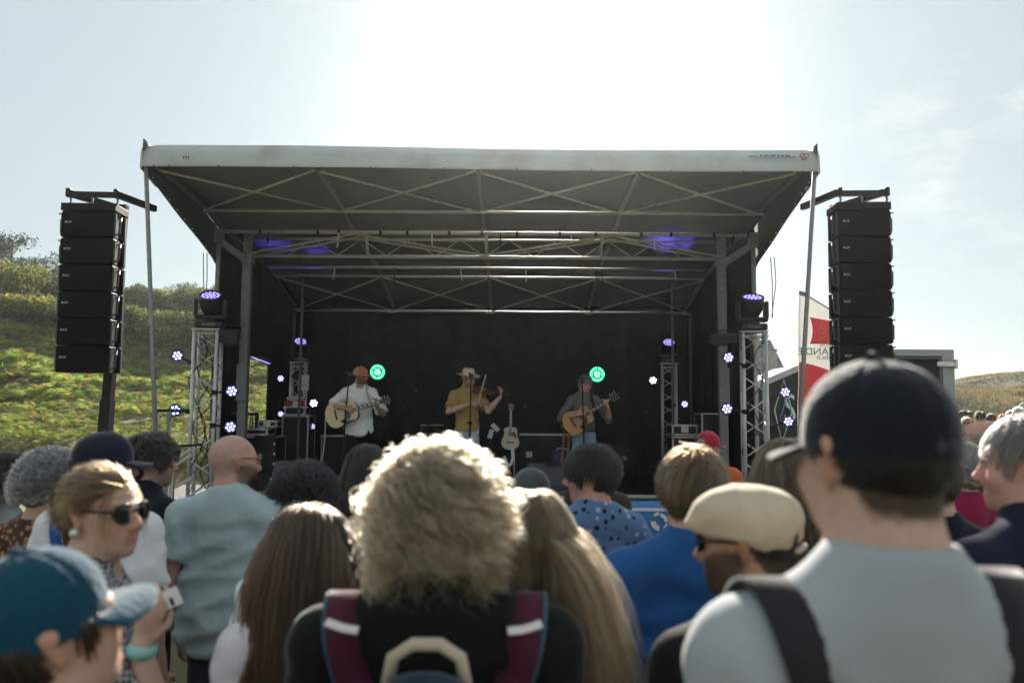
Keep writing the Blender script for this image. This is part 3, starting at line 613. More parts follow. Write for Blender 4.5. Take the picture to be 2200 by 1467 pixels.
# ---------------- line arrays
M_cab = mat('speaker_black', (.008, .009, .0092), .6, spec=.2, var=.25, scale=30, bump=.15, bscale=120); M_gri = mat('speaker_grille', (.006, .0068, .007), .7, spec=.15, var=.3, scale=160, bump=.3, bscale=400)
M_hand = mat('handle_grey', (.06, .066, .066), .45)
def line_array(xc, yc, ztop, side, where):
    n = 6; h = .303; w = .575
    for i in range(n):
        z = ztop-h*(i+.5)-.003*i; tl = R(.25*i); ordn = ('topmost', 'second from top', 'third from top', 'fourth from top', 'fifth from top', 'lowest')[i]
        t = empty('line_array_speaker', (xc-side*.004*i, yc, z), side*R(-3), f'black line array speaker, {ordn} in the column {where}', 'speaker', 'line array speakers')
        Mx = Matrix.Rotation(tl, 3, 'X')
        mb = MB(); mb.box(Mx @ Vector((0, .16, 0)), (w, .32, h-.006), Mx, .008); mb.build('cabinet', M_cab, t)
        mb = MB(); mb.box(Mx @ Vector((0, -.006, 0)), (w-.012, .016, h-.018), Mx, .004); mb.build('grille', M_gri, t)
        o = text_obj('lettering', 'RCF', .032, M_white, Matrix.Translation((-w*.36 if side < 0 else -w*.36, -.017, .02)) @ Matrix.Rotation(math.pi/2, 4, 'X'), t, 1.35)
        for sd_ in (-1, 1):
            mb = MB(); X = sd_*(w/2+.012); mb.tube([(X-sd_*.01, .05, -.10), (X+sd_*.025, .075, -.09), (X+sd_*.03, .075, .06), (X-sd_*.0, .16, .115)], .014, 6); mb.build('handle', M_hand, t)
            mb = MB(); mb.box((X-.006*sd_, .03, 0), (.022, .035, h-.04), bev=.006); mb.build('rigging_bar', M_hand, t); mb = MB(); mb.box((X-.006*sd_, .29, 0), (.02, .04, h-.02)); mb.build('rigging_bar', M_hand, t)
            mb = MB(); mb.cyl((X, .03, h/2-.03), (X+sd_*.035, .03, h/2-.03), .007, n=6); mb.build('lock_pin', M_blk, t)
    t = empty('flying_frame', (xc, yc, ztop), side*R(-3), f'black flying frame carrying the speaker column {where}', 'rigging', 'speaker flying frames')
    mb = MB(); mb.box((0, .17, .05), (w+.03, .36, .085), bev=.006); mb.build('bumper', M_cab, t)
    yb, zb = .25, .21
    mb = MB(); mb.bar((-.22, yb-.18, zb), (.30, yb-.18, zb), .05, .06); mb.build('cross_beam', M_blk, t)
    mb = MB(); mb.bar((side*-.28, yb-.22, zb), (side*-.50, yb+.36, zb-.02), .055, .07); mb.build('long_beam', M_blk, t)
    mb = MB(); mb.bar((side*.24, yb-.22, zb), (side*-.1, yb+.42, zb-.02), .055, .07); mb.build('long_beam', M_blk, t)
    for x in (-.24, 0, .28): mb = MB(); mb.tube([(x, yb-.18, zb-.03), (x+.01, yb-.18, zb-.07), (x, yb-.18, .09)], .012, 6); mb.build('shackle', M_galv, t)
    for x in (-.25, .28): mb = MB(); mb.box((x, yb-.2, zb+.01), (.05, .07, .1), bev=.008); mb.build('end_clamp', M_blk, t)
    # lifting mast behind
    tpx, bpx = ((266, 226) if side < 0 else (1792, 1822)); ym = yc+.62
    wt, wb = at(tpx, 455, ym), at(bpx, 930, ym); wb = wb+(wb-wt)*(wb.z/(wt.z-wb.z))
    t = empty('lifting_mast', (wb.x, ym, 0), 0, f'black telescopic lifting mast behind the speaker column {where}', 'mast', 'speaker lifting masts')
    top = wt-wb; top.z = wt.z+.08
    for k, (a, b, wd) in enumerate(((0, .45, .125), (.40, .75, .105), (.7, 1.0, .085))):
        mb = MB(); mb.bar(top*a, top*b, wd, wd); mb.build('mast_section', M_blk, t)
    mb = MB(); mb.bar(top*.78+Vector((.055, -.03, 0)), top*.99+Vector((.055, -.03, 0)), .02, .05); mb.build('guide_rail', mat('worn_timber', (.26, .20, .14), .7), t)
    for k in range(4):
        a = R(45+90*k); mb = MB(); mb.bar((0, 0, .06), (.75*math.cos(a), .75*math.sin(a), .04), .07, .07); mb.build('outrigger', M_blk, t)
        mb = MB(); mb.bar((.5*math.cos(a), .5*math.sin(a), .06), top*.33, .03, .03); mb.build('stay', M_blk, t)
a1 = at(190, 449, 8.9); a2 = at(1856, 446, 8.9)
line_array(a1.x, 8.9, 4.06, -1, 'before the hillside'); line_array(a2.x, 8.9, 4.14, 1, 'before the feather flag')
# ---------------- cables on the towers
def cable(name, pts, r, label, m=None):
    mb = MB(); P = [Vector(p) for p in pts]; out = []
    for i in range(len(P)-1):
        p0, p1, p2, p3 = P[max(i-1, 0)], P[i], P[i+1], P[min(i+2, len(P)-1)]
        for k in range(6):
            t = k/6; out.append(.5*((2*p1)+(-p0+p2)*t+(2*p0-5*p1+4*p2-p3)*t*t+(-p0+3*p1-3*p2+p3)*t**3))
    out.append(P[-1]); mb.tube(out, r, 5); o = mb.build(name, m or M_rub); tag(o, label, 'cable', 'loose black cables'); return o
r_ = random.Random(12)
for k, (P, lab) in enumerate(((pA, 'the truss in front of the hillside'), (pB, 'the truss beside the feather flag'))):
    for j in range(3):
        pts = [(P.x+r_.uniform(-.17, .17), 10.65+r_.uniform(-.2, -.12)+.1*j, P.z-.05-(P.z-DECK-.1)*i/7) for i in range(8)]
        cable('cable', pts, .008, ('thin', 'looping', 'straggling')[j]+' black cable running down '+lab)
# ---------------- wing rail and steps
rail = empty('hand_rail', (XL-.7, 10.45, 0), 0, 'grey tubular hand rail on the stage wing', 'railing')
def rl(name, a, b, w=.045, m=None):
    mb = MB(); o_ = Vector((XL-.7, 10.45, 0)); mb.bar(Vector(a)-o_, Vector(b)-o_, w, w); return mb.build(name, m or M_galv, rail)
q0 = at(336, 882, 10.45); q1 = at(364, 884, 10.45); q2 = at(402, 884, 10.45)
rl('post', (q0.x, 10.45, 0), (q0.x, 10.45, q0.z)); rl('post', (q1.x, 10.45, 0), (q1.x, 10.45, q1.z)); rl('top_rail', (q0.x, 10.45, q0.z), (q2.x, 10.45, q0.z), .04, M_blk); rl('mid_rail', (q1.x, 10.47, at(0, 957, 10.45).z), (q2.x+.2, 10.47, at(0, 952, 10.45).z), .03, M_blk)
M_cream = mat('cream_paint', (.58, .54, .45), .5, var=.1)
st = empty('stage_steps', (XL-.75, 10.1, 0), 0, 'cream railed access steps at the stage wing', 'steps')
def stp(name, a, b, w=.04, m=None):
    mb = MB(); o_ = Vector((XL-.75, 10.1, 0)); mb.bar(Vector(a)-o_, Vector(b)-o_, w, w); return mb.build(name, m or M_cream, st)
for (xa, ya), (xb, yb) in (((366, 993), (412, 964)), ((366, 1006), (412, 976)), ((376, 1046), (412, 1026))): stp('slanted_rail', at(xa, ya, 10.1), at(xb, yb, 10.1))
stp('newel', at(371, 1000, 10.1), Vector((at(371, 1000, 10.1).x, 10.1, 0)), .05)
for k in range(3):
    mb = MB(); mb.box((-.25-.22*(2-k), .4, .15+.18*k), (.24, .9, .03)); mb.build('tread', M_dk, st)
rr = empty('inner_rail', at(515, 889, 11.6), 0, 'dark hand rail bar beside the mixing cases', 'railing'); mb = MB(); mb.bar((-.2, 0, 0), (.25, 0, 0), .045, .045); mb.build('top_rail', mat('navy_paint', (.03, .04, .08), .5), rr)
mb = MB(); mb.bar((.25, 0, .02), (.25, 0, DECK-rr.location.z), .045, .045); mb.build('post', mat('navy_paint'), rr); mb = MB(); mb.bar((-.2, 0, .02), (-.2, 0, DECK-rr.location.z), .045, .045); mb.build('post', mat('navy_paint'), rr)
# ---------------- cases, monitors, small things on the deck
M_case = mat('case_black', (.016, .017, .018), .5, var=.2, bump=.1); M_edge = mat('case_edge', (.62, .62, .60), .35, .7, var=.15)
def flight_case(x0, x1, y0, dep, z0, z1, label, latch=1, edge=.022, handle=False):
    cx, cz = (x0+x1)/2, (z0+z1)/2; w, h = x1-x0, z1-z0
    t = empty('flight_case', (cx, y0+dep/2, z0), 0, label, 'flight case', 'black flight cases with metal edges')
    mb = MB(); mb.box((0, 0, h/2), (w-.01, dep-.01, h-.01)); mb.build('shell', M_case, t)
    for sx in (-1, 1):
        for sy in (-1, 1): mb = MB(); mb.box((sx*(w/2-edge/2), sy*(dep/2-edge/2), h/2), (edge, edge, h-2*edge)); mb.build('edge_strip', M_edge, t)
    for zz in (edge/2, h-edge/2):
        for sy in (-1, 1): mb = MB(); mb.box((0, sy*(dep/2-edge/2), zz), (w-2*edge, edge, edge)); mb.build('edge_strip', M_edge, t)
        for sx in (-1, 1): mb = MB(); mb.box((sx*(w/2-edge/2), 0, zz), (edge, dep-2*edge, edge)); mb.build('edge_strip', M_edge, t)
    for sx in (-1, 1):
        for zz in (.02, h-.02): mb = MB(); mb.ell((sx*(w/2-.014), -dep/2+.012, zz), (.03, .03, .03), 8, 6); mb.build('ball_corner', M_edge, t, True)
    for k in range(latch):
        mb = MB(); x = (k+.5)/latch*w-w/2; mb.box((x, -dep/2-.004, h*.55), (.11, .012, .10), bev=.006); mb.box((x, -dep/2-.012, h*.55), (.05, .014, .035)); mb.build('latch', M_edge, t)
    return t
def case_px(xa, ya, xb, yb, Y, dep, label, **k):
    p, q = at(xa, ya, Y), at(xb, yb, Y); return flight_case(p.x, q.x, Y, dep, k.pop('z0', max(DECK, q.z)), p.z, label, **k)
case_px(512, 937, 589, 1020, 11.5, .55, 'wheeled rack case with open front beside the bald man', z0=DECK, latch=0)
mb = MB(); p = at(566, 985, 11.49)
for k in range(4): mb = MB(); mb.box((p.x+.02, 11.48, p.z+.28-.14*k), (.30, .02, .10)); o = mb.build('rack_unit', M_blk); tag(o, ('black rack unit, topmost', 'black rack unit, second from top', 'black rack unit, third from top', 'black rack unit, lowest')[k]+' in the open rack case', 'rack unit', 'rack units')
case_px(510, 919, 575, 936, 11.5, .4, 'shallow silver edged case lid on the rack case', latch=0, edge=.03)
case_px(552, 903, 594, 918, 11.6, .3, 'slim silver edged case on top of the case lid', latch=1, edge=.02)
case_px(1444, 912, 1499, 935, 12.2, .5, 'small flight case with square latch, upper of the stack of two', latch=1)
case_px(1444, 937, 1499, 1020, 12.2, .5, 'larger flight case under the small latched one', z0=DECK, latch=2)
case_px(1507, 887, 1561, 1040, 11.9, .5, 'tall black case with pale edges standing behind the red cap', z0=DECK, latch=0)
for k, (xa, lab) in enumerate(((1458, 'silver clamp box with black knobs on the flight case stack'), (1482, 'second small silver box on the flight case stack'))):
    p = at(xa+9, 909, 12.3); t = empty('utility_box', (p.x, 12.35, at(0, 912.5, 12.2).z), 0, lab, 'box', 'small silver boxes'); mb = MB(); mb.box((0, 0, .03), (.13, .12, .06), bev=.006); mb.build('housing', M_edge, t); mb = MB(); mb.box((0, -.063, .03), (.07, .006, .03)); mb.build('panel', M_blk, t)
case_px(690, 935, 762, 1010, 13.9, .5, 'low black case behind the guitarist in the orange cap', z0=DECK, latch=0)
case_px(880, 934, 962, 1010, 13.9, .5, 'low black case behind the curly hair at centre', z0=DECK, latch=1)
case_px(1104, 932, 1236, 1010, 14.1, .5, 'wide black case with two latches behind the stool', z0=DECK, latch=2)
case_px(611, 873, 655, 892, 12.9, .35, 'road case under the red and white box', latch=0); 
case_px(606, 892, 660, 1010, 12.85, .45, 'upright black case below the road case at the rear truss', z0=DECK, latch=0)
p = at(633, 864, 12.95); t = empty('printed_box', (p.x, 13.05, at(0, 872.5, 12.95).z), 0, 'red and white printed box on a road case', 'box'); mb = MB(); mb.box((0, 0, .062), (.33, .18, .12)); mb.build('carton', mat('red_carton', (.42, .03, .035), .5), t)
mb = MB(); mb.box((.02, -.0915, .062), (.11, .004, .115), Matrix.Rotation(.25, 3, 'Y')); mb.build('label_panel', M_white, t)
p = at(633, 848, 12.95); t = empty('small_amplifier', (p.x, 13.05, at(0, 855, 12.95).z), 0, 'white device lying on the red and white box', 'device'); mb = MB(); mb.box((0, 0, .03), (.27, .16, .05), bev=.01); mb.box((-.02, 0, .06), (.16, .1, .03), bev=.008); mb.build('housing', mat('pale_plastic', (.55, .55, .52), .5), t)
p = at(652, 822, 12.98); t = empty('paper_sheet', p, 0, 'white printed sheet taped to the slim rear truss', 'paper'); mb = MB(); mb.box((0, 0, 0), (.175, .004, .255), Matrix.Rotation(.03, 3, 'Y')); mb.build('sheet', M_white, t)
for k, (dz, c) in enumerate(((.0, (.75, .6, .2)), (-.03, (.3, .3, .3)), (.03, (.3, .3, .3)), (-.06, (.4, .4, .4)))): mb = MB(); mb.box((0, -.004, dz), (.13, .002, .008)); mb.build('print_line', mat('print_%d' % k, c, .7), t)
def wedge(px, py, Y, w, label):
    p = at(px, py, Y); t = empty('monitor_wedge', (p.x, Y, DECK), 0, label, 'speaker', 'floor monitor wedges'); h = p.z-DECK
    out = [(-.22, 0), (.22, 0), (.22, h*.55), (.10, h), (-.10, h), (-.22, h*.35)]
    Mx = Matrix(((0, 0, 1, 0), (-1, 0, 0, 0), (0, 1, 0, 0), (0, 0, 0, 1)))
    mb = MB(); mb.prism(out, -w/2, w/2, Mx); mb.build('cabinet', mat('wedge_grey', (.035, .038, .043), .55, bump=.1), t)
    mb = MB(); mb.bar((-w*.15, -.14, h+.005), (w*.15, -.14, h+.005), .03, .02); mb.build('handle', M_blk, t)
wedge(645, 990, 9.9, .56, 'sloped monitor wedge in front of the guitarist in the orange cap'); wedge(1186, 994, 9.9, .60, 'sloped monitor wedge in front of the small guitar'); 
# ---------------- microphone stands
def mic_stand(px, py, Y, xb, label, boom=None, ml=.16):
    p = at(px, py, Y); b = at(xb, 1000, Y); t = empty('microphone_stand', (b.x, Y, DECK), 0, label, 'mic stand', 'black microphone stands'); o_ = Vector((b.x, Y, DECK)); tip = p-o_
    el = Vector((0, 0, tip.z*.62)) if boom is None else Vector((0, 0, boom))
    mb = MB(); mb.cyl((0, 0, .03), el, .013, n=8); mb.build('pole', M_blk, t)
    mb = MB(); mb.cyl(el-Vector((0, 0, .02)), tip+Vector((0, 0, -.05)), .010, n=8); mb.build('boom', M_blk, t)
    mb = MB(); mb.ell(el, (.03, .03, .03), 8, 6); mb.cyl(el+Vector((-.05, 0, 0)), el+Vector((.03, 0, 0)), .012, n=6); mb.build('clutch', M_blk, t)
    for k in range(3):
        a = R(90+120*k+20); mb = MB(); mb.bar((0, 0, .12), (.30*math.cos(a), .30*math.sin(a), .01), .02, .012); mb.build('leg', M_blk, t)
    d = Vector((.1, .95, -.15)).normalized(); 
    mb = MB(); mb.cyl(tip-d*.02, tip+d*ml*-1, .016, .012, 8); mm = mb.build('microphone', M_blk, t); mb = MB(); mb.ell(tip+d*.02, (.032, .032, .032), 10, 8); mb.build('mesh_head', mat('mic_mesh', (.13, .13, .13), .4, .6), mm, True)
mic_stand(750, 803, 10.75, 738, 'microphone stand before the white shirted guitarist')
mic_stand(1012, 807, 10.7, 1009, 'microphone stand before the fiddler in the straw hat')
mic_stand(1251, 819, 10.75, 1254, 'microphone stand before the grey haired guitarist')
mic_stand(892, 838, 12.6, 918, 'boom stand with long arm standing left of the fiddler', boom=1.28)
mic_stand(866, 878, 12.8, 866, 'low thin stand between white shirted guitarist and fiddler'); mic_stand(1128, 872, 12.6, 1114, 'boom stand behind the small guitar', boom=1.2)
mic_stand(1388, 886, 12.6, 1372, 'slanted thin stand near the fan', boom=.2)
# ---------------- stool, amp, fan, drums, bottle
p = at(1229, 912, 11.5); hS = p.z-DECK; t = empty('bar_stool', (p.x, 11.5, DECK), R(20), 'wooden bar stool with turned legs behind the jeans', 'stool'); M_wood = mat('stool_wood', (.30, .17, .07), .5, var=.3, scale=10, stretch=(6, 6, 1))
mb = MB(); mb.lathe([(.0, hS-.05), (.15, hS-.05), (.165, hS-.03), (.16, hS), (0, hS+.005)], None, 20); mb.build('seat', M_wood, t, True)
for k in range(4):
    a = R(45+90*k); T = Vector((.11*math.cos(a), .11*math.sin(a), hS-.05)); B = Vector((.2*math.cos(a), .2*math.sin(a), 0)); pts = [B.lerp(T, s_) for s_ in (0, .15, .3, .36, .5, .7, .85, 1)]
    mb = MB(); mb.tube(pts, [.014, .02, .026, .018, .024, .019, .025, .016], 8); mb.build('leg', M_wood, t, True)
for k in range(4):
    a, b = R(45+90*k), R(135+90*k); mb = MB(); mb.cyl((.165*math.cos(a), .165*math.sin(a), .25), (.165*math.cos(b), .165*math.sin(b), .25), .011, n=6); mb.build('rung', M_wood, t)
p = at(1207, 967, 12.2); t = empty('guitar_amplifier', (p.x, 12.2, DECK), 0, 'blue grey guitar amplifier on the deck beside the stool', 'amplifier'); h = p.z-DECK
mb = MB(); mb.box((0, 0, h/2), (.30, .24, h), bev=.03); mb.build('cabinet', mat('amp_blue', (.05, .075, .10), .7, bump=.2), t); mb = MB(); mb.box((0, -.123, h*.42), (.25, .006, h*.65)); mb.build('grille_cloth', mat('amp_cloth', (.035, .05, .07), .9, bump=.3, bscale=200), t); mb = MB(); mb.tube([(-.08, 0, h), (-.06, 0, h+.03), (.06, 0, h+.03), (.08, 0, h)], .008, 6); mb.build('handle', M_edge, t)
p = at(1340, 985, 11.6); t = empty('floor_fan', (p.x, 11.6, DECK), R(15), 'dark caged floor fan on the stage near the wing', 'fan'); c = Vector((0, 0, p.z-DECK)); M = Matrix.Translation(c) @ Matrix.Rotation(math.pi/2, 4, 'X'); rF = .19
mb = MB()
for k in range(6): rr_ = rF*(k+1)/6; mb.tube([M @ Vector((rr_*math.cos(2*math.pi*i/28), rr_*math.sin(2*math.pi*i/28), .05*(1-k/6))) for i in range(28)], .003, 4, True)
mb.build('cage', mat('fan_wire', (.09, .08, .07), .4, .5), t)
for k in range(4): mb = MB(); mb.prism([(.03, -.02), (.16, -.07), (.17, .05), (.03, .02)], 0, .006, M @ Matrix.Rotation(k*math.pi/2, 4, 'Z') @ Matrix.Rotation(.3, 4, 'X')); mb.build('blade', M_blk, t)
mb = MB(); mb.lathe([(.03, -.1), (.045, 0), (.03, .06), (0, .065)], M, 12); mb.build('motor', mat('fan_motor', (.2, .2, .2), .4), t, True)
mb = MB(); mb.tube([c+Vector((-rF*.9, .03, 0)), (-.16, .03, .02), (.16, .03, .02), c+Vector((rF*.9, .03, 0))], .01, 6); mb.build('stand', M_blk, t)
for k, (px, lab) in enumerate(((916, 'small drum with bright rim behind the curly hair'), (940, 'second small drum standing left of the fiddler'))):
    p = at(px, 913, 13.2); t = empty('drum', (p.x, 13.2, DECK), 0, lab, 'drum', 'small drums on stands'); z = p.z-DECK
    mb = MB(); mb.cyl((0, 0, z-.14), (0, 0, z-.012), .095, n=20); mb.build('shell', M_blk, t, True); mb = MB(); mb.cyl((0, 0, z-.012), (0, 0, z+.012), .102, n=20); mb.build('rim', M_edge, t, True)
    mb = MB(); mb.cyl((0, 0, z-.15), (0, 0, z-.13), .1, n=20); mb.build('rim', M_edge, t, True)
    mb = MB(); mb.cyl((0, 0, .2), (0, 0, z-.15), .012, n=6)
    mb.build('stand', M_edge, t)
    for q in range(3): a = R(120*q+30); mb = MB(); mb.cyl((0, 0, .35), (.25*math.cos(a), .25*math.sin(a), .01), .009, n=6); mb.build('leg', M_edge, t)
def bottle(loc, h, label, capc=(.7, .7, .75)):
    t = empty('water_bottle', loc, 0, label, 'bottle', 'plastic water bottles'); r = h*.145
    m = bpy.data.materials.get('clear_plastic')
    if m is None:
        m = bpy.data.materials.new('clear_plastic'); m.use_nodes = True; b = m.node_tree.nodes['Principled BSDF']; b.inputs['Transmission Weight'].default_value = .85; b.inputs['Roughness'].default_value = .12; b.inputs['IOR'].default_value = 1.2; b.inputs['Base Color'].default_value = (.8, .87, .92, 1)
    mb = MB(); mb.lathe([(r*.7, 0), (r, h*.04), (r, h*.3), (r*.9, h*.38), (r, h*.45), (r, h*.62), (r*.75, h*.78), (r*.38, h*.9), (r*.38, h*.93)], None, 16); mb.build('vessel', m, t, True)
    mb = MB(); mb.lathe([(r*1.015, h*.12), (r*1.015, h*.29)], None, 16); mb.build('paper_label', mat('bottle_label', (.05, .12, .5), .5), t, True)
    mb = MB(); mb.cyl((0, 0, h*.93), (0, 0, h), r*.42, n=12); mb.build('screw_cap', mat('bottle_cap', capc, .5), t)
    return t
bottle((at(543, 915, 11.55).x-.02, 11.55, at(0, 919, 11.5).z-.015), .21, 'clear water bottle standing on the case lid on stage')
bottle((at(583, 1005, 11.1).x, 11.1, DECK), .24, 'water bottle on the deck beside the rack case')
# ---------------- crowd barrier with banner
BY = 7.3
def barrier(x0, x1, label, banner):
    t = empty('crowd_barrier', ((x0+x1)/2, BY, 0), 0, label, 'barrier', 'crowd barriers in front of the stage'); w = x1-x0; zt = 1.075
    pts = [(-w/2, 0, .12), (-w/2, 0, zt-.12), (-w/2+.035, 0, zt-.035), (-w/2+.12, 0, zt), (w/2-.12, 0, zt), (w/2-.035, 0, zt-.035), (w/2, 0, zt-.12), (w/2, 0, .12)]
    mb = MB(); mb.tube(pts, .021, 10); mb.build('frame_tube', M_galv, t, True); mb = MB(); mb.cyl((-w/2, 0, .14), (w/2, 0, .14), .019, n=8); mb.build('bottom_tube', M_galv, t, True)
    n = 14
    for k in range(n): x = -w/2+w*(k+1)/(n+1); mb = MB(); mb.cyl((x, 0, .15), (x, 0, zt-.015), .008, n=6); mb.build('bar', M_galv, t)
    for sx in (-1, 1): mb = MB(); mb.bar((sx*(w/2-.25), -.28, .015), (sx*(w/2-.25), .28, .015), .05, .02); mb.bar((sx*(w/2-.25), 0, .02), (sx*(w/2-.25), 0, .14), .03, .03); mb.build('foot', M_galv, t)
    if banner:
        sh = sheet('b', lambda x, z: (x, -.03+.008*math.sin(7*x+2*z), z), list(np.linspace(-w/2+.1, w/2-.03, 40)), list(np.linspace(.14, 1.045, 8)), None, .004); b = sh.build('banner', mat('banner_blue', (.06, .22, .50), .55, var=.06, bump=.1), t, True)
        f = .040; sc = BY/FPX
        mb = MB(); z = at(1400, 1093, BY).z; mb.box((0, -f-.002, z), (w*.86, .002, .028)); mb.build('white_stripe', M_white, t)
        c = at(1416, 1118, BY); cx = c.x-(x0+x1)/2
        for (a0, a1, r0, r1) in ((-5, 85, 9, 17), (180, 265, 9, 20), (95, 135, 13, 20), (-60, -15, 13, 17)):
            mb = MB(); m_ = 8; o_ = [(cx+r1*sc*math.cos(R(a0+(a1-a0)*k/m_)), r1*sc*math.sin(R(a0+(a1-a0)*k/m_))) for k in range(m_+1)] + [(cx+r0*sc*math.cos(R(a1-(a1-a0)*k/m_)), r0*sc*math.sin(R(a1-(a1-a0)*k/m_))) for k in range(m_+1)]
            mb.prism(o_, f+.001, f+.003, Matrix(((1, 0, 0, 0), (0, 0, -1, 0), (0, 1, 0, c.z), (0, 0, 0, 1)))); mb.build('logo_arc', M_white, t)
xb = at(1184, 1080, BY).x
barrier(xb, xb+2.25, 'crowd barrier with blue banner and white logo', True); barrier(xb+2.30, xb+4.5, 'bare crowd barrier continuing behind the beige flat cap', False); barrier(xb-2.3, xb-.05, 'bare crowd barrier in front of the stage centre behind the curly hair', False)
# ---------------- feather flag
FY = 13.0
fl = empty('feather_flag', at(1781, 1000, FY), 0, 'tall white and red feather flag seen from behind', 'flag'); fo = fl.location.copy()
ftop = lambda s_: 632 + 10*s_ + 95*s_**2.0
def flag_pt(u, v, off=0.0):
    px = 1717+128*u; pt = ftop(u); py = pt+(950-pt)*v
    p = at(px, py, FY); return Vector((p.x, FY+.06*math.sin(4.2*u+2.0*v)+.02*math.sin(9*v)-off, p.z))-fo
sheet('f', lambda u, v: flag_pt(u, v), list(np.linspace(0, 1, 18)), list(np.linspace(0, 1, 30)), None, .003).build('flag_cloth', mat('flag_white', (.78, .77, .75), .7, var=.04, trans=.45), fl, True)
def fpx(px, py, off=.006):
    u = (px-1717)/128; return flag_pt(u, (py-ftop(u))/(950-ftop(u)), off)
def patch(name, loop_px, m, nu=14, nv=10, off=.006):
    """loop_px(u,v)->(px,py)"""
    sheet('p', lambda u, v: fpx(*loop_px(u, v), off), list(np.linspace(0, 1, nu)), list(np.linspace(0, 1, nv)), None, .0015).build(name, m, fl, True)
M_fr = mat('flag_red', (.88, .22, .26), .7, var=.05, trans=.65); M_fy = mat('flag_yellow', (.85, .6, .14), .7, trans=.5)
patch('emblem_field', lambda u, v: (1751+6*v*(1-v)*-1+70*u-4*(v-.5)**2*8, 680+58*v+13*u*(1-v)), M_fr)
patch('red_wave', lambda u, v: (1718+127*u, 777+40*u*u+18*u+(880-777-48*u)*v), M_fr)
patch('yellow_wave', lambda u, v: (1718+127*u, 822+26*math.sin(2.2*u)+7*v), M_fy, off=.010)
for k, path in enumerate(([(1762, 690), (1770, 692), (1768, 700), (1762, 704), (1772, 707), (1780, 703), (1776, 712), (1768, 716), (1762, 712)], [(1762, 716), (1766, 726), (1760, 730), (1768, 730), (1774, 722), (1782, 720), (1784, 730), (1778, 731)], [(1782, 700), (1792, 698), (1800, 704), (1806, 700), (1802, 694)])):
    mb = MB(); mb.tube([fpx(x, y, .012) for x, y in path], .008, 5); mb.build('lion_figure', M_fy, fl, True)
M_ft = mat('flag_text', (.12, .12, .13), .7)
def ftext(body, px, py, size, sx=1):
    me = text_mesh(body, size); me.materials.clear(); me.materials.append(M_ft)
    base = at(px, py, FY); 
    for v in me.vertices:
        x = base.x - v.co.x*sx; u = ((x*FPX/FY+1100)-1717)/128; pz = base.z+v.co.y
        v.co = Vector((x, FY+.06*math.sin(4.2*u+2.0*(py-632)/318)+.02*math.sin(9*(py-632)/318)-.012-v.co.z, pz))-fo
    o = bpy.data.objects.new('lettering', me); COL.objects.link(o); o.parent = fl
ftext('RÉGION', 1781, 742, .075); ftext('NORMANDIE', 1781, 755.5, .165, 1.02); ftext('normandie.fr', 1790, 768, .105)
mb = MB(); mb.tube([flag_pt(1, .99)-Vector((0, 0, 1.4)), flag_pt(1.01, .5), flag_pt(1.0, .1), flag_pt(.8, 0), flag_pt(.5, 0), flag_pt(.2, 0), flag_pt(0, 0)], .012, 8); mb.build('pole', M_galv, fl, True)
mb = MB(); mb.bar(flag_pt(0, -.012), flag_pt(.16, -.012), .02, .05); mb.build('top_hem', mat('hem_grey', (.25, .24, .26), .7), fl)
# ---------------- stall, house, trailer behind
SYd = 17.0
sl_ = empty('market_stall', (at(1700, 900, SYd).x, SYd, 0), 0, 'dark green stall with pale sloping roof edge behind the truss', 'stall'); so = sl_.location.copy()
a, b = at(1600, 838, SYd), at(1760, 770, SYd); M_dg = mat('stall_green', (.012, .022, .018), .7, var=.2)
mb = MB(); mb.prism([(a.x-so.x-1, 0), (b.x-so.x+1.6, 0), (b.x-so.x+1.6, b.z-.5), (b.x-so.x, b.z-.08), (a.x-so.x, a.z-.08), (a.x-so.x-1, a.z-.5)], -3, 0, Matrix(((1, 0, 0, 0), (0, 0, -1, 0), (0, 1, 0, 0), (0, 0, 0, 1)))); mb.build('wall', M_dg, sl_)
mb = MB(); mb.bar(Vector((a.x, SYd-.05, a.z))-so, Vector((b.x, SYd-.05, b.z))-so, .2, .13); mb.build('roof_edge', mat('stall_trim', (.5, .5, .48), .6), sl_)
mb = MB()
for loop, m_ in (([(1684, 815), (1664, 880), (1680, 950), (1702, 885)], M_white), ([(1692, 848), (1676, 900), (1686, 918), (1700, 888)], mat('blue_line', (.1, .35, .6), .6))):
    mb = MB(); mb.tube([at(x, y, SYd-.04)-so for x, y in loop], .014, 5, True); mb.build('diamond_outline', m_, sl_)
text_obj('lettering', 'SO', .85, M_white, Matrix.Translation(at(1722, 880, SYd-.03)-so) @ Matrix.Rotation(math.pi/2, 4, 'X'), sl_, .7)
HY = 42.0; h0, h1, h2 = at(1560, 724, HY), at(1679, 721, HY), at(1692, 801, HY)
ho = empty('house', ((h0.x+h1.x)/2, HY, 0), 0, 'slate roofed house with small chimney beyond the truss', 'house'); hh = ho.location.copy(); M_slate = mat('slate', (.075, .085, .09), .6, var=.25, scale=3, bump=.3, bscale=14)
eave = h2.z; xl, xr, zr = h0.x-hh.x, h1.x-hh.x, h1.z; dp = 2.6
mb = MB(); mb.box(((xl+xr)/2, dp, eave/2), (xr-xl, 2*dp, eave)); mb.build('wall', mat('render_cream', (.5, .46, .38), .8, var=.1), ho)
for sgn in (-1, 1):
    y0 = dp+sgn*(dp+.3); mb = MB(); V = [(xl-.2, y0, eave-.25), (xr+.25, y0, eave-.25), (xr+.25, dp, zr), (xl-.2, dp, zr)]
    mb.add(V+[(x, y, z-.12) for x, y, z in V], [(0, 1, 2, 3), (7, 6, 5, 4), (0, 4, 5, 1), (1, 5, 6, 2), (2, 6, 7, 3), (3, 7, 4, 0)]); mb.build('roof', M_slate, ho)
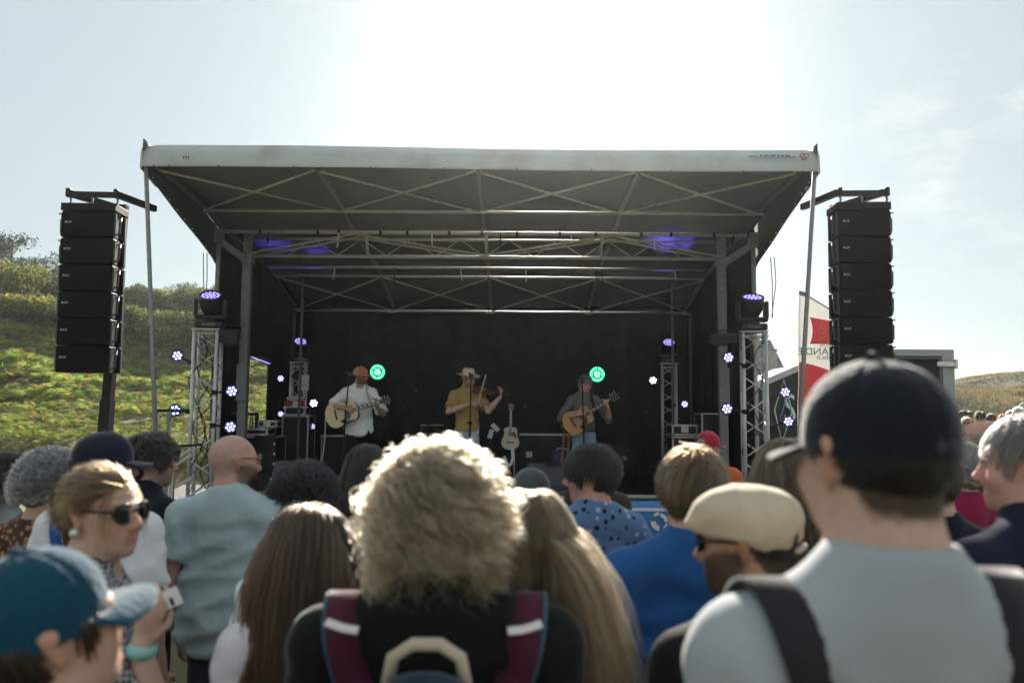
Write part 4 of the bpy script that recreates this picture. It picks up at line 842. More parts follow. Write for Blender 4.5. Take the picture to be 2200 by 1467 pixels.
mb = MB(); mb.prism([(-dp, 0), (dp, 0), (0, zr-eave-.15)], -.05, .05, Matrix(((0, 0, 1, xr), (1, 0, 0, dp), (0, 1, 0, eave), (0, 0, 0, 1)))); mb.build('gable', mat('render_cream'), ho)
p = at(1667, 770, HY-.2)-hh; mb = MB(); mb.box((p.x, .5, p.z-.5), (.42, .42, 1.9)); ch = mb.build('chimney', mat('chimney_stone', (.3, .28, .24), .9, var=.3), ho); mb = MB(); mb.box((p.x, .5, p.z+.48), (.5, .5, .08)); mb.build('chimney_cap', M_slate, ch)
for k in range(3):
    x = xl+1+1.3*k; mb = MB(); mb.box((x, -.02, eave*.6), (.8, .06, 1.2)); w_ = mb.build('window', mat('window_frame', (.7, .7, .68), .5), ho); mb = MB(); mb.box((x, -.055, eave*.6), (.66, .02, 1.06)); mb.build('pane', mat('window_glass', (.05, .06, .07), .1), w_)
TY = 12.2; tp, tq = at(1928, 757, TY), at(2049, 751, TY); M_tw = mat('trailer_white', (.40, .42, .43), .45, var=.06, dirt=((.35, .35, .33), 3, .55, .8))
tx0, tx1, tz = tp.x-.25, tq.x, tq.z; tr = empty('box_trailer', ((tx0+tx1)/2, TY, 0), 0, 'white framed box trailer with dark open rear behind the navy cap', 'trailer'); to = tr.location.copy(); w = tx1-tx0
for sx in (-1, 1):
    mb = MB(); mb.box((sx*(w/2-.09), .05, tz/2+.2), (.18, .1, tz-.4)); mb.build('rear_post', M_tw, tr); mb = MB(); mb.box((sx*(w/2-.02), .85, tz/2+.2), (.04, 1.5, tz-.4)); mb.build('side_panel', M_tw, tr)
    mb = MB(); mb.box((sx*(w/2-.205), .04, tz/2+.16), (.035, .05, tz-.55)); mb.build('inner_seal', M_grey, tr)
mb = MB(); mb.box((0, .05, tz-.05), (w-.36, .1, .10)); mb.build('header', M_tw, tr); mb = MB(); mb.box((0, .04, tz-.13), (w-.44, .05, .025)); mb.build('header_seal', M_grey, tr)
mb = MB(); mb.box((0, .85, tz-.02), (w-.08, 1.5, .04)); mb.build('roof', M_tw, tr); mb = MB(); mb.box((0, .85, .42), (w-.08, 1.5, .06)); mb.build('floor', M_dk, tr); mb = MB(); mb.box((0, 1.4, tz/2+.2), (w-.1, .05, tz-.5)); mb.build('partition', mat('interior_dark', (.02, .028, .03), .7), tr)
q = at(2035, 782, TY-.06)-to; mb = MB(); mb.box((q.x-.02, -.06, q.z), (.28, .04, .075), bev=.006); mb.box((q.x+.13, -.06, q.z), (.04, .06, .14)); mb.build('door_hinge', M_edge, tr)
for k in range(3): q = at(1991+10*k, 796, TY+1.3)-to; mb = MB(); mb.box((q.x, 1.37, q.z), (.03, .01, .12)); mb.build('blue_mark', mat('blue_line', (.1, .35, .6), .6), tr)
for sx in (-1, 1): mb = MB(); mb.lathe([(.0, -.09), (.3, -.09), (.33, -.05), (.33, .05), (.3, .09), (0, .09)], Matrix.Translation((sx*(w/2-.15), .9, .33)) @ Matrix.Rotation(math.pi/2, 4, 'Y'), 20); mb.build('wheel', M_rub, tr, True)
# ================================================================== people: implicit surfaces turned into one skin each
V3 = lambda *a: np.array(a, dtype=np.float64)
class Implicit:
    """smooth union of rounded cones and ellipsoids, sampled on a grid and turned into a quad mesh"""
    def __init__(s): s.ops = []; s.planes = []
    def ell(s, c, r, M=None, k=.03, sub=False):
        c = np.array(c, float); Rm = np.eye(3)
        f = 1.0
        if M is not None: f = np.linalg.norm(M[:3, 0]); c = M[:3, :3] @ c + M[:3, 3]; Rm = M[:3, :3]/f
        s.ops.append(('e', c, np.array(r, float)*f, Rm, k, sub)); return s
    def cone(s, a, b, ra, rb, M=None, k=.03, sub=False, cap=False, flat=None):
        a = np.array(a, float); b = np.array(b, float)
        if M is not None:
            f = np.linalg.norm(M[:3, 0]); a = M[:3, :3] @ a + M[:3, 3]; b = M[:3, :3] @ b + M[:3, 3]; ra, rb = ra*f, rb*f
            if flat is not None: flat = (M[:3, :3] @ np.array(flat[0], float)/f, flat[1])
        s.ops.append(('c', a, b, ra, rb, k, sub, cap, flat)); return s
    def cut(s, n, d): s.planes.append((np.array(n, float), d)); return s      # keeps n.p < d
    def mesh(s, vox, noise=None, scale=1.0):
        vox = vox/scale
        los, his = [], []
        for o in s.ops:
            if o[0] == 'e' and not o[5]: q = np.abs(o[3]) @ o[2]; los.append(o[1]-q); his.append(o[1]+q)
            if o[0] == 'c' and not o[6]: r = max(o[3], o[4]); los.append(np.minimum(o[1], o[2])-r); his.append(np.maximum(o[1], o[2])+r)
        lo = np.min(los, 0)-.03-2*vox; hi = np.max(his, 0)+.03+2*vox
        n = np.ceil((hi-lo)/vox).astype(int)+1
        ax = [(lo[i]+vox*np.arange(n[i])).astype(np.float32) for i in range(3)]
        D = np.full(n, 9.0, np.float32)
        for o in s.ops:
            mg = .05+3*vox
            if o[0] == 'e': q = np.abs(o[3]) @ o[2]; a0, a1 = o[1]-q-mg, o[1]+q+mg; k = o[4]; sub = o[5]
            else: r = max(o[3], o[4]); a0, a1 = np.minimum(o[1], o[2])-r-mg, np.maximum(o[1], o[2])+r+mg; k = o[5]; sub = o[6]
            i0 = np.clip(np.floor((a0-lo)/vox).astype(int), 0, n); i1 = np.clip(np.ceil((a1-lo)/vox).astype(int)+1, 0, n)
            if np.any(i1 <= i0): continue
            sl3 = tuple(slice(i0[i], i1[i]) for i in range(3))
            x = ax[0][sl3[0]][:, None, None]; y = ax[1][sl3[1]][None, :, None]; z = ax[2][sl3[2]][None, None, :]
            if o[0] == 'e':
                c, r, Rm = o[1], o[2], o[3]; px, py, pz = x-c[0], y-c[1], z-c[2]; g = 0; h = 0
                for i in range(3):
                    u = px*Rm[0, i]+py*Rm[1, i]+pz*Rm[2, i]; g = g+(u/r[i])**2; h = h+(u/r[i]**2)**2
                k0 = np.sqrt(g); d = k0*(k0-1)/(np.sqrt(h)+1e-6)
            else:
                a, b, ra, rb = o[1:5]; cap, flat = o[7], o[8]; ab = b-a; L2 = ab@ab+1e-12
                px, py, pz = x-a[0], y-a[1], z-a[2]; t0 = (px*ab[0]+py*ab[1]+pz*ab[2])/L2; t = np.clip(t0, 0, 1)
                vx, vy, vz = px-t*ab[0], py-t*ab[1], pz-t*ab[2]
                if flat is not None:
                    nn, f = flat; w = (vx*nn[0]+vy*nn[1]+vz*nn[2])*(1/f-1); vx, vy, vz = vx+w*nn[0], vy+w*nn[1], vz+w*nn[2]
                d = np.sqrt(vx*vx+vy*vy+vz*vz)-(ra+(rb-ra)*t)
                if cap: d = np.maximum(d, (t0-1)*math.sqrt(L2))
            d = d.astype(np.float32); E = D[sl3]
            if sub:
                h = np.clip(.5-.5*(E+d)/k, 0, 1); D[sl3] = E*(1-h)-d*h+k*h*(1-h)
            else:
                h = np.clip(.5+.5*(E-d)/k, 0, 1); D[sl3] = E*(1-h)+d*h-k*h*(1-h)
        for nn, dd in s.planes:
            D = np.maximum(D, (ax[0][:, None, None]*nn[0]+ax[1][None, :, None]*nn[1]+ax[2][None, None, :]*nn[2]-dd).astype(np.float32))
        if noise is not None:
            m = np.abs(D) < .04; I = np.argwhere(m)
            D[m] += noise(lo[0]+vox*I[:, 0], lo[1]+vox*I[:, 1], lo[2]+vox*I[:, 2]).astype(np.float32)
        return surface_nets(D, lo, vox)
def surface_nets(D, lo, vox):
    S = D < 0; c = np.zeros(np.array(S.shape)-1, np.int8)
    offs = [(i, j, k) for i in (0, 1) for j in (0, 1) for k in (0, 1)]
    nx, ny, nz = c.shape
    for i, j, k in offs: c += S[i:i+nx, j:j+ny, k:k+nz]
    mixed = (c > 0) & (c < 8); I = np.argwhere(mixed); n = len(I)
    idx = np.full(c.shape, -1, np.int32); idx[mixed] = np.arange(n)
    acc = np.zeros((n, 3)); cnt = np.zeros(n)
    dv = {o: D[I[:, 0]+o[0], I[:, 1]+o[1], I[:, 2]+o[2]] for o in offs}
    for o in offs:
        for a in range(3):
            if o[a] == 0:
                q = list(o); q[a] = 1; q = tuple(q); d0, d1 = dv[o], dv[q]; m = (d0 < 0) != (d1 < 0)
                t = d0[m]/(d0[m]-d1[m]); p = np.tile(np.array(o, float), (m.sum(), 1)); p[:, a] += t
                acc[m] += p; cnt[m] += 1
    V = lo+vox*(I+acc/cnt[:, None]); Fs = []
    for a in range(3):
        b, e = (a+1) % 3, (a+2) % 3
        s0 = [slice(None)]*3; s1 = [slice(None)]*3; s0[a] = slice(0, -1); s1[a] = slice(1, None)
        for t_ in (s0, s1):
            t_[b] = slice(1, -1); t_[e] = slice(1, -1)
        A, B = S[tuple(s0)], S[tuple(s1)]; E = np.argwhere(A != B)
        if len(E) == 0: continue
        fl = A[E[:, 0], E[:, 1], E[:, 2]]; base = E.copy(); base[:, b] += 1; base[:, e] += 1
        def cell(db, de):
            q = base.copy(); q[:, b] -= db; q[:, e] -= de; return idx[q[:, 0], q[:, 1], q[:, 2]]
        F = np.stack([cell(1, 1), cell(0, 1), cell(0, 0), cell(1, 0)], 1); F[~fl] = F[~fl][:, ::-1]
        Fs.append(F)
    return V, np.concatenate(Fs)
def sine_noise(seed, amp, freq, n=6, squash=(1, 1, 1)):
    r_ = np.random.default_rng(seed); K = r_.normal(size=(n, 3)); K /= np.linalg.norm(K, axis=1)[:, None]; K *= np.array(squash); K2 = r_.normal(size=(n, 3)); P = r_.uniform(0, 6.28, (n, 2)); fr = freq*r_.uniform(.6, 1.7, n)
    def f(x, y, z):
        s = 0
        for i in range(n):
            w = np.sin(fr[i]*.5*(K2[i, 0]*x+K2[i, 1]*y+K2[i, 2]*z)+P[i, 1])
            s = s+np.abs(np.sin(.5*fr[i]*(K[i, 0]*x+K[i, 1]*y+K[i, 2]*z)+1.6*w+P[i, 0]))*2-1.25
        return amp*s/math.sqrt(n)
    return f
def rot(ax, a):
    c, s = math.cos(a), math.sin(a)
    return np.array({'x': [[1, 0, 0], [0, c, -s], [0, s, c]], 'y': [[c, 0, s], [0, 1, 0], [-s, 0, c]], 'z': [[c, -s, 0], [s, c, 0], [0, 0, 1]]}[ax])
def head_matrix(yaw, pitch, roll, off=(0, 0, 0)):
    A = np.eye(4); A[:3, :3] = rot('z', yaw) @ rot('x', pitch) @ rot('y', roll)
    A[:3, 3] = np.array([0, -.012, 1.520])+np.array(off)+A[:3, :3] @ np.array([0, .012, .09]); return A
def hand(I, wr, d, nrm, side, curl=.5, spread=.25, k=.008, sc=1.0):
    """palm and five bent fingers; d pointing along the hand, nrm out of the palm, side = direction of the thumb"""
    d = d/np.linalg.norm(d); nrm = nrm-d*(nrm@d); nrm /= np.linalg.norm(nrm); lat = np.cross(d, nrm); lat = lat if lat@side > 0 else -lat
    kn = wr+d*.085*sc
    I.cone(wr+d*.012*sc, kn-d*.01*sc, .024*sc, .036*sc, k=.015, flat=(nrm, .42))
    L = [.040, .044, .041, .032]
    for i in range(4):
        b = wr+d*(.082-.004*abs(i-1))*sc+lat*(.030-.0205*i)*sc; a = curl*(.85+.12*i); dd = d*math.cos(a*.6)+nrm*math.sin(a*.6)+lat*spread*(.3-.2*i); dd /= np.linalg.norm(dd)
        m1 = b+dd*L[i]*sc; d2 = d*math.cos(a*1.6)+nrm*math.sin(a*1.6)+lat*spread*(.3-.2*i); d2 /= np.linalg.norm(d2); m2 = m1+d2*L[i]*.7*sc
        d3 = d*math.cos(a*2.3)+nrm*math.sin(a*2.3); m3 = m2+d3*L[i]*.5*sc
        I.cone(b, m1, .0095*sc, .0088*sc, k=k); I.cone(m1, m2, .0088*sc, .008*sc, k=.004); I.cone(m2, m3, .008*sc, .0068*sc, k=.004)
    tb = wr+d*.03*sc+lat*.028*sc; t1 = tb+(d*.62+lat*.6+nrm*.3*curl)*.042*sc; t2 = t1+(d*.85+lat*.2+nrm*.6*curl)*.032*sc
    I.cone(tb, t1, .0125*sc, .0105*sc, k=.012); I.cone(t1, t2, .0105*sc, .0085*sc, k=.004)
M_skin = mat('skin', attr=True, rough=.55, var=.15, scale=26, bump=.10, bscale=160, sss=.10, spec=.3)
M_hair = mat('hair_strands', attr=True, rough=.42, var=.12, scale=30, trans=.55, spec=.5)
M_eye = mat('eye_dark', (.03, .025, .02), .15)
SKIN = {'fair': (.56, .36, .27), 'tan': (.44, .26, .175), 'red': (.56, .31, .24), 'olive': (.36, .215, .14), 'pale': (.62, .43, .34)}
def head_parts(I, H, jaw=1.0, nose=1.0, fem=False):
    e = lambda c, r, k=.02, sub=False: I.ell(c, r, H, k, sub)
    e((0, -.014, .026), (.077, .097, .091), .01); e((0, .030, -.015), (.063, .064, .085), .03); e((0, .034, -.072), (.052*jaw, .052, .042), .035)
    e((0, .074, -.097), (.019*jaw, .017, .016), .025)
    for sx in (-1, 1):
        e((sx*.041, .06, -.03), (.022, .022, .022), .025); e((sx*.046*jaw, .0, -.075), (.014, .026, .022), .03)
        e((sx*.031, .101, .002), (.019, .016, .012), .012, True); e((sx*.031, .0775, .0), (.0135, .0125, .0115), .004)
        I.cone((sx*.013, .094, .017), (sx*.046, .077, .018), .0075, .006, H, .012)
        # ear: shell with a hollow
        I.cone((sx*.0775, -.012, .018), (sx*.082, -.022, .016), .012, .012, H, .006, flat=((1, 0, 0), .55)); I.cone((sx*.083, -.022, .02), (sx*.077, -.008, -.03), .013, .009, H, .008, flat=((1, 0, 0), .5)); e((sx*.089, -.012, .004), (.006, .009, .014), .005, True)
    I.cone((0, .088, .014), (0, .113*(.97+.03*nose), -.03), .007, .0115*nose, H, .014); e((0, .100, -.038), (.0175*nose, .013, .009), .01)
    I.cone((-.017, .089, -.062), (.017, .089, -.062), .0065, .0065, H, .008); I.cone((-.015, .088, -.073), (.015, .088, -.073), .0075, .0075, H, .008)
    e((0, .1, -.0675), (.022, .012, .0022), .004, True)
def person(label, px, py, Y, yaw=0, hy=0, hp=0, hr=0, skin='fair', hairc=None, beard=None, scalp=True, fem=False, top=None, bottom=(.03, .035, .05), arms=None, legs=None, ground=0.0, H=None, vox=.009, hs=1.0, wide=1.0, group=None, lean=(0, 0, 0), shoe=(.03, .03, .03), jaw=1.0, nose=1.0, fuzz=None, cat='person', nofeet=False, hoff=(0, 0, 0)):
    """px,py: where the middle of the head shows; Y: distance; angles in degrees, 0 = facing the stage, + = towards the left"""
    hc = at(px, py, Y); s = (hc.z-ground)/1.61 if H is None else H/1.75
    ya = R(yaw); root = empty('person', (hc.x, Y, ground), ya, label, cat, group or 'audience in front of the stage')
    lo = np.array(lean, float); Hm = head_matrix(R(hy), R(hp), R(hr), lo+np.array(hoff, float))
    off = Hm[:3, 3]; wo = rot('z', ya) @ np.array([off[0]*s, off[1]*s, 0]); root.location.x -= wo[0]; root.location.y -= wo[1]
    hf = hs*s**-.7; HS = Hm.copy(); HS[:3, :3] *= hf
    sw = (.155 if fem else .172)*wide; sr = (.046 if fem else .054)
    ar = {'R': (V3(sw+.045, -.035, 1.10), V3(sw+.045, .07, .86), {}), 'L': (V3(-sw-.045, -.035, 1.10), V3(-sw-.045, .07, .86), {})}
    if arms: ar.update(arms)
    B = Implicit(); head_parts(B, HS, jaw, nose, fem)
    nb = np.array([0, -.026, 1.470])+lo*.85
    B.cone(HS[:3, 3]+HS[:3, :3] @ np.array([0, -.03, -.06]), nb, .052 if not fem else .043, .060 if not fem else .05, k=.03)
    B.ell(np.array([0, 0, 1.23])+lo*.6, (.135*wide, .085, .19), k=.05); B.ell(np.array([0, .0, 1.0])+lo*.2, (.125*wide, .085, .16), k=.05)
    sh = {}
    for nm, sx in (('R', 1), ('L', -1)):
        S = np.array([sx*sw, -.012, 1.378])+lo*.8; sh[nm] = S; E, W, hsp = ar[nm]; E = np.array(E); W = np.array(W)
        B.cone(nb+np.array([0, -.006, .02]), S*.45+nb*.55+np.array([0, 0, .0]), .038, .044, k=.05); B.cone(nb+np.array([0, 0, -.03]), S, .05, sr*.95, k=.04); B.cone(S, E, sr*.9, .038 if not fem else .032, k=.03); B.cone(E, E+(W-E)*.35, .038 if not fem else .032, .041 if not fem else .034, k=.02); B.cone(E+(W-E)*.35, W, .041 if not fem else .034, .026 if not fem else .022, k=.02)
        d = hsp.get('d', W-E); n_ = hsp.get('n', np.array([-sx, .3, 0.])); sd_ = hsp.get('t', np.array([0, 1., .2]))
        hand(B, W, np.array(d, float), np.array(n_, float), np.array(sd_, float), hsp.get('curl', .45), hsp.get('spread', .2), sc=.92 if fem else 1.0)
    V, F = B.mesh(vox, None, s)
    # colours in the head's own frame
    Q = (V-HS[:3, 3]) @ HS[:3, :3]/hf**2; C = np.tile(np.array(SKIN[skin]), (len(V), 1)); x, y, z = Q[:, 0], Q[:, 1], Q[:, 2]; inh = (np.abs(x) < .1) & (np.abs(y) < .14) & (z > -.14) & (z < .16)
    def blend(m, col, w=1.0): C[m] = C[m]*(1-w)+np.array(col)*w
    jit = .5*np.sin(x*310+y*170)*np.sin(z*290+x*120)+.5*np.sin(y*400+z*230)
    def soft(w, col, k=1.0): w = (np.clip(w, 0, 1)*k*inh)[:, None]; C[:] = C*(1-w)+np.array(col)*w
    hl = np.interp(y, [-.11, -.06, -.01, .03, .06, .09], [-.075, -.07, .012, .02, .05, .075]); ha = inh & (z > hl) & (np.hypot(x/.077, 0) < 1.02) & ~((np.abs(x) > .076) & (y < .0) & (y > -.04) & (z < .035))
    blend(inh & (np.abs(x) > .074) & (z < .05) & (z > -.05), np.array(SKIN[skin])*np.array([1.1, .8, .75]), .6)
    blend(inh & (y > .06) & (np.abs(x) < .06) & (z < -.005) & (z > -.055), np.array(SKIN[skin])*np.array([1.06, .86, .84]), .5)
    blend(inh & (y > .082) & (np.abs(x) < .023) & (z < -.054) & (z > -.082), (.42, .17, .14), .7)
    if hairc is not None:
        if scalp: soft((z-hl)/.010+.25*jit, hairc, .92*1.0) if False else soft(np.where(np.abs(x) > .0765, 0, (z-hl+.004*jit)/.012), hairc, .92)
        blend(inh & (y > .06) & (z > .012) & (z < .026) & (np.abs(x) > .012) & (np.abs(x) < .052), hairc, .75)
    if beard is not None:
        bm = inh & (z < np.interp(np.abs(x), [0, .03, .07], [-.045, -.05, .0])) & (z > -.125) & (y > -.015) & ~((np.abs(x) < .02) & (z > -.08) & (z < -.055))
        zb_ = np.interp(np.abs(x), [0, .03, .07], [-.045, -.05, .0]); soft(np.minimum(np.minimum((zb_-z+.006*jit)/.014, (y+.022+.006*jit)/.022), (z+.135)/.02)*np.where((np.abs(x) < .02) & (z > -.08) & (z < -.055), .35, 1), beard, .85)
    em = inh & (y > .078) & (np.abs(np.abs(x)-.031) < .012) & (np.abs(z) < .0065); blend(em, (.10, .08, .07), .85)
    if fuzz is not None: soft((z-hl+.006*jit)/.03, fuzz, .5)
    body = mesh_obj('body', V*s, F, M_skin, root, True, C)
    P = {'root': root, 's': s, 'H': HS, 'sh': sh, 'arms': ar, 'nb': nb, 'lo': lo, 'sw': sw, 'sr': sr, 'wide': wide, 'fem': fem, 'vox': vox, 'seed': abs(hash(label)) % 9999 if False else sum(map(ord, label)) % 9999}
    if top: shirt(P, **top)
    lower(P, bottom, legs, shoe, nofeet)
    return P
def shirt(P, col=(.5, .5, .5), sleeve='short', m=None, loose=1.0, hem=.86, neck=.066, wr=.006, name='shirt', cuff=.62, vneck=False, collar=False, hood=False, neckz=1.46, tight=False):
    I = Implicit(); s, lo, wide = P['s'], P['lo'], P['wide']; fem = P['fem']; nb = P['nb']
    q = .012*loose
    cw = (.142 if fem else .155)*wide+q
    I.ell(np.array([0, .002, 1.22])+lo*.6, (cw, .098+q, .215), k=.05); I.ell(np.array([0, .008, 1.02])+lo*.25, (cw*(.93 if fem else .98)*loose, .1+q, .22), k=.06); I.ell(np.array([0, .0, .90]), ((.160 if fem else .158)*wide*loose+.5*q, .108+q, .15), k=.06)
    if fem: I.ell(np.array([0, .075, 1.235])+lo*.6, (.10, .06, .065), k=.05)
    for nm, sx in (('R', 1), ('L', -1)):
        S = P['sh'][nm]; E, W, _ = P['arms'][nm]; E = np.array(E); W = np.array(W); r0 = P['sr']+.008+q*.5
        I.cone(nb+np.array([sx*.01, -.008, .022]), S*.5+nb*.5+np.array([0, -.004, .006]), .036+q*.6, .040+q*.6, k=.05); I.cone(nb+np.array([sx*.02, -.002, -.04]), S+np.array([0, 0, .002]), .050+q, r0, k=.05)
        if sleeve == 'short': T = S+(E-S)*cuff; I.cone(S, T, r0, r0+.004+.008*loose, k=.035, cap=True)
        elif sleeve == 'long': I.cone(S, E, r0, r0*.86, k=.035); I.cone(E, W, r0*.88, .040, k=.02, cap=True)
        elif sleeve == 'elbow': I.cone(S, E, r0, r0*.92, k=.035); I.cone(E, E+(W-E)*.25, r0*.9, .052, k=.02, cap=True)
    hcen = P['H'][:3, 3]+P['H'][:3, :3] @ np.array([0, -.03, -.05])
    if collar or hood:
        I.cone(nb+np.array([0, 0, -.02]), nb*.45+hcen*.55, .078 if not hood else .10, .070 if not hood else .085, k=.02, cap=True)
    I.cone(nb+np.array([0, .0, -.08]), nb+np.array([0, -.004, .006]), .085+.3*q, .074 if not fem else .064, k=.04)
    dn = (hcen-nb); dn /= np.linalg.norm(dn)
    I.cone(nb+dn*(.072 if not (collar or hood) else .088), nb+dn*.16, neck, neck+.02, k=.012, sub=True)
    if vneck: I.cone(nb+np.array([0, .10, .0]), nb+np.array([0, .13, -.09]), .05, .012, k=.006, sub=True)
    elif not collar: I.ell(nb+np.array([0, .085, .0]), (.06, .05, .035), k=.01, sub=True)
    if hem: I.cut((0, 0, -1), -hem)
    V, F = I.mesh(max(P['vox']*1.4, .011), (lambda f, h: (lambda x, y, z: (f(x, y, z)+h(x, y, z))*np.clip((1.42-z)/.10, .12, 1)))(sine_noise(P['seed'], wr*1.5, 21, 6, (1, 1, .6)), sine_noise(P['seed']+9, wr*.30, 50, 5, (.7, 1, .8))), s)
    o = mesh_obj(name, V*s, F, m or mat('cloth_%02d%02d%02d_%s' % (int(col[0]*99), int(col[1]*99), int(col[2]*99), name), col, .85, var=.07, scale=5, bump=.10, bscale=220, spec=.12, sheen=.35), P['root'], True)
    P['shirt'] = (V*s, F)
    return o
def lower(P, col, legs, shoe, nofeet):
    I = Implicit(); s = P['s']; I.ell((0, 0, .925), (.148*P['wide'], .102, .125), k=.05)
    lg = legs or {'R': (V3(.1, .02, .49), V3(.105, -.01, .07)), 'L': (V3(-.1, .02, .49), V3(-.105, -.01, .07))}
    for nm, sx in (('R', 1), ('L', -1)):
        K, A = lg[nm]; I.cone((sx*.082, 0, .88), K, .085, .062, k=.04); I.cone(K, A, .062, .055, k=.03)
    I.cut((0, 0, -1), -.06)
    V, F = I.mesh(.024, sine_noise(P['seed']+1, .006, 30, 6), s)
    mesh_obj('trousers', V*s, F, mat('trouser_%02d%02d%02d' % tuple(int(c*99) for c in col), col, .85, var=.2, scale=5, bump=.25, bscale=50, spec=.15), P['root'], True)
    for nm in ('R', 'L'):
        K, A = lg[nm]; mb = MB(); mb.ell((A[0]*s, (A[1]+.055)*s, .045*s), (.048*s, .135*s, .05*s), 10, 8); v = [(x, y, max(z, .004)) for x, y, z in mb.v]; mb.v = v; mb.build('shoe', mat('shoe_leather', shoe, .5), P['root'], True)
# ------------------------------------------------------------------ hair made of many fine locks
def hair(P, style='short', col=(.1, .07, .04), n=2200, L=.06, width=.004, curl=0., turn=1.2, vol=.012, part=0., seed=1, var=.25, tipl=1.25, region=None, K=None, sweep=(0, 0, 0), grav=.55, mass=0., front=.0, name='hair', lift=.35, back=0., material=None, mdark=.7, root=.85, clump=None, cf=.5, nape=1.):
    r_ = np.random.default_rng(seed+P['seed']); H = P['H']; s = P['s']; hf = np.linalg.norm(H[:3, 0]); Rm = H[:3, :3]/hf; c0 = np.array([0, -.014, .026]); rad = np.array([.078, .098, .092])
    d = r_.normal(size=(n*4, 3)); d /= np.linalg.norm(d, axis=1)[:, None]; Q = c0+d*rad
    hl = np.interp(Q[:, 1], [-.11, -.06, -.01, .03, .06, .09], [-.078, -.072, .0, .012, .045-front, .072-front])
    ok = (Q[:, 2] > hl) & ~((np.abs(Q[:, 0]) > .068) & (Q[:, 1] < .012) & (Q[:, 1] > -.045) & (Q[:, 2] < .04))
    if region is not None: ok &= region(Q)
    Q = Q[ok][:n]; n = len(Q); nr = (Q-c0)/rad**2; nr /= np.linalg.norm(nr, axis=1)[:, None]
    K = K or {'short': 5, 'long': 11, 'curly': 13, 'bob': 8}[style]
    g = Rm.T @ np.array([0, 0, -1.]); sw_ = Rm.T @ np.array(sweep, float)
    Ls = L*r_.uniform(.7, 1.15, n); st = Ls/K; lay = r_.random(n)
    if style == 'short':
        crown = np.array([.0, -.045, .115]); fl = Q-crown+np.array([.5*part, 0, 0])*0; fl[:, 1] += part*0
        fl = fl*(1-back)+back*np.array([0, -.1, -.012])+sw_+.35*r_.normal(size=fl.shape)*.06; fl -= nr*np.sum(fl*nr, 1)[:, None]; fl /= np.linalg.norm(fl, axis=1)[:, None]+1e-9; di = nr*lift+fl*.9
    else:
        fl = np.stack([np.sign(Q[:, 0]-part), 0*Q[:, 0]-.25, 0*Q[:, 0]], 1)*np.clip(1-np.abs(Q[:, 0]-part)/.08, .15, 1)[:, None]
        if style == 'curly':
            fl = .5*r_.normal(size=(n, 3)); Ls = Ls*np.interp(Q[:, 2], [-.06, .02, .11], [.75, 1, .62])*np.where(np.abs(Q[:, 0]) < .045, np.interp(Q[:, 2], [-.06, .03], [nape, 1]), 1); st = Ls/K
        di = nr*(.22+vol*6)*(np.array([1, 1, .3]) if style == 'curly' and grav > .2 else 1.0)+fl*.4+g*.35+sw_
    di /= np.linalg.norm(di, axis=1)[:, None]
    pts = [Q.copy()]; p = Q.copy()
    # body obstacles in the head frame
    tob = lambda w: (w-H[:3, 3]) @ Rm/hf
    obs = [(tob(P['sh']['R']+np.array([-.05, 0, -.02])), tob(P['sh']['L']+np.array([.05, 0, -.02])), .072), (tob(P['nb']+np.array([0, 0, .03])), tob(P['nb']+np.array([0, -.01, -.38])), .115)]
    for k in range(K):
        if style == 'short': di = di*.9+fl*.25+g*.10*grav-nr*.16
        else: di = di*(1-.34*grav)+g*(.55*grav)+.07*r_.normal(size=di.shape)+sw_*.05
        di /= np.linalg.norm(di, axis=1)[:, None]; p = p+di*st[:, None]
        e = (p-c0)/(rad*(1.03+(vol*(.3+lay))[:, None]*6*(np.array([1.2, 1, .42]) if style == 'curly' else 1.0))); q = np.linalg.norm(e, axis=1); m = q < 1
        p[m] = c0+(p[m]-c0)/q[m][:, None]
        if style != 'short':
            fc = np.array([0, .045, -.055]); fr = np.array([.078, .085, .13]); e = (p-fc)/fr; q = np.linalg.norm(e, axis=1); m = (q < 1) & (p[:, 2] < .055); v = p-fc; v[:, 1] -= .06; v[:, 2] *= .2; v[:, 0] *= 1.6; vn = v/(np.linalg.norm(v, axis=1)[:, None]+1e-9); p[m] += vn[m]*((1-q[m])*.09)[:, None]
            for a, b, r0 in obs:
                ab = b-a; t = np.clip(((p-a)@ab)/(ab@ab), 0, 1); cpt = a+t[:, None]*ab; v = p-cpt; dd = np.linalg.norm(v, axis=1); rr = r0+.012*lay; m = dd < rr
                p[m] = cpt[m]+v[m]/dd[m][:, None]*rr[m][:, None]
        pts.append(p.copy())
    A = np.stack(pts, 1)                                    # n,K+1,3
    clump = clump or {'short': 220, 'long': 170, 'curly': 420, 'bob': 150}[style]
    gi = r_.choice(n, min(n, clump), replace=False); near = np.concatenate([np.argmin(((Q[a:a+500, None]-Q[gi][None])**2).sum(2), 1) for a in range(0, n, 500)])
    A = A+(A[gi][near]-A)*(cf*r_.uniform(.5, 1.15, n)[:, None]*np.linspace(0, 1, K+1)[None]**1.2)[:, :, None]
    T = np.gradient(A, axis=1); T /= np.linalg.norm(T, axis=2)[:, :, None]+1e-9
    out = A-c0; U = np.cross(T, out); U /= np.linalg.norm(U, axis=2)[:, :, None]+1e-9; W = np.cross(U, T)
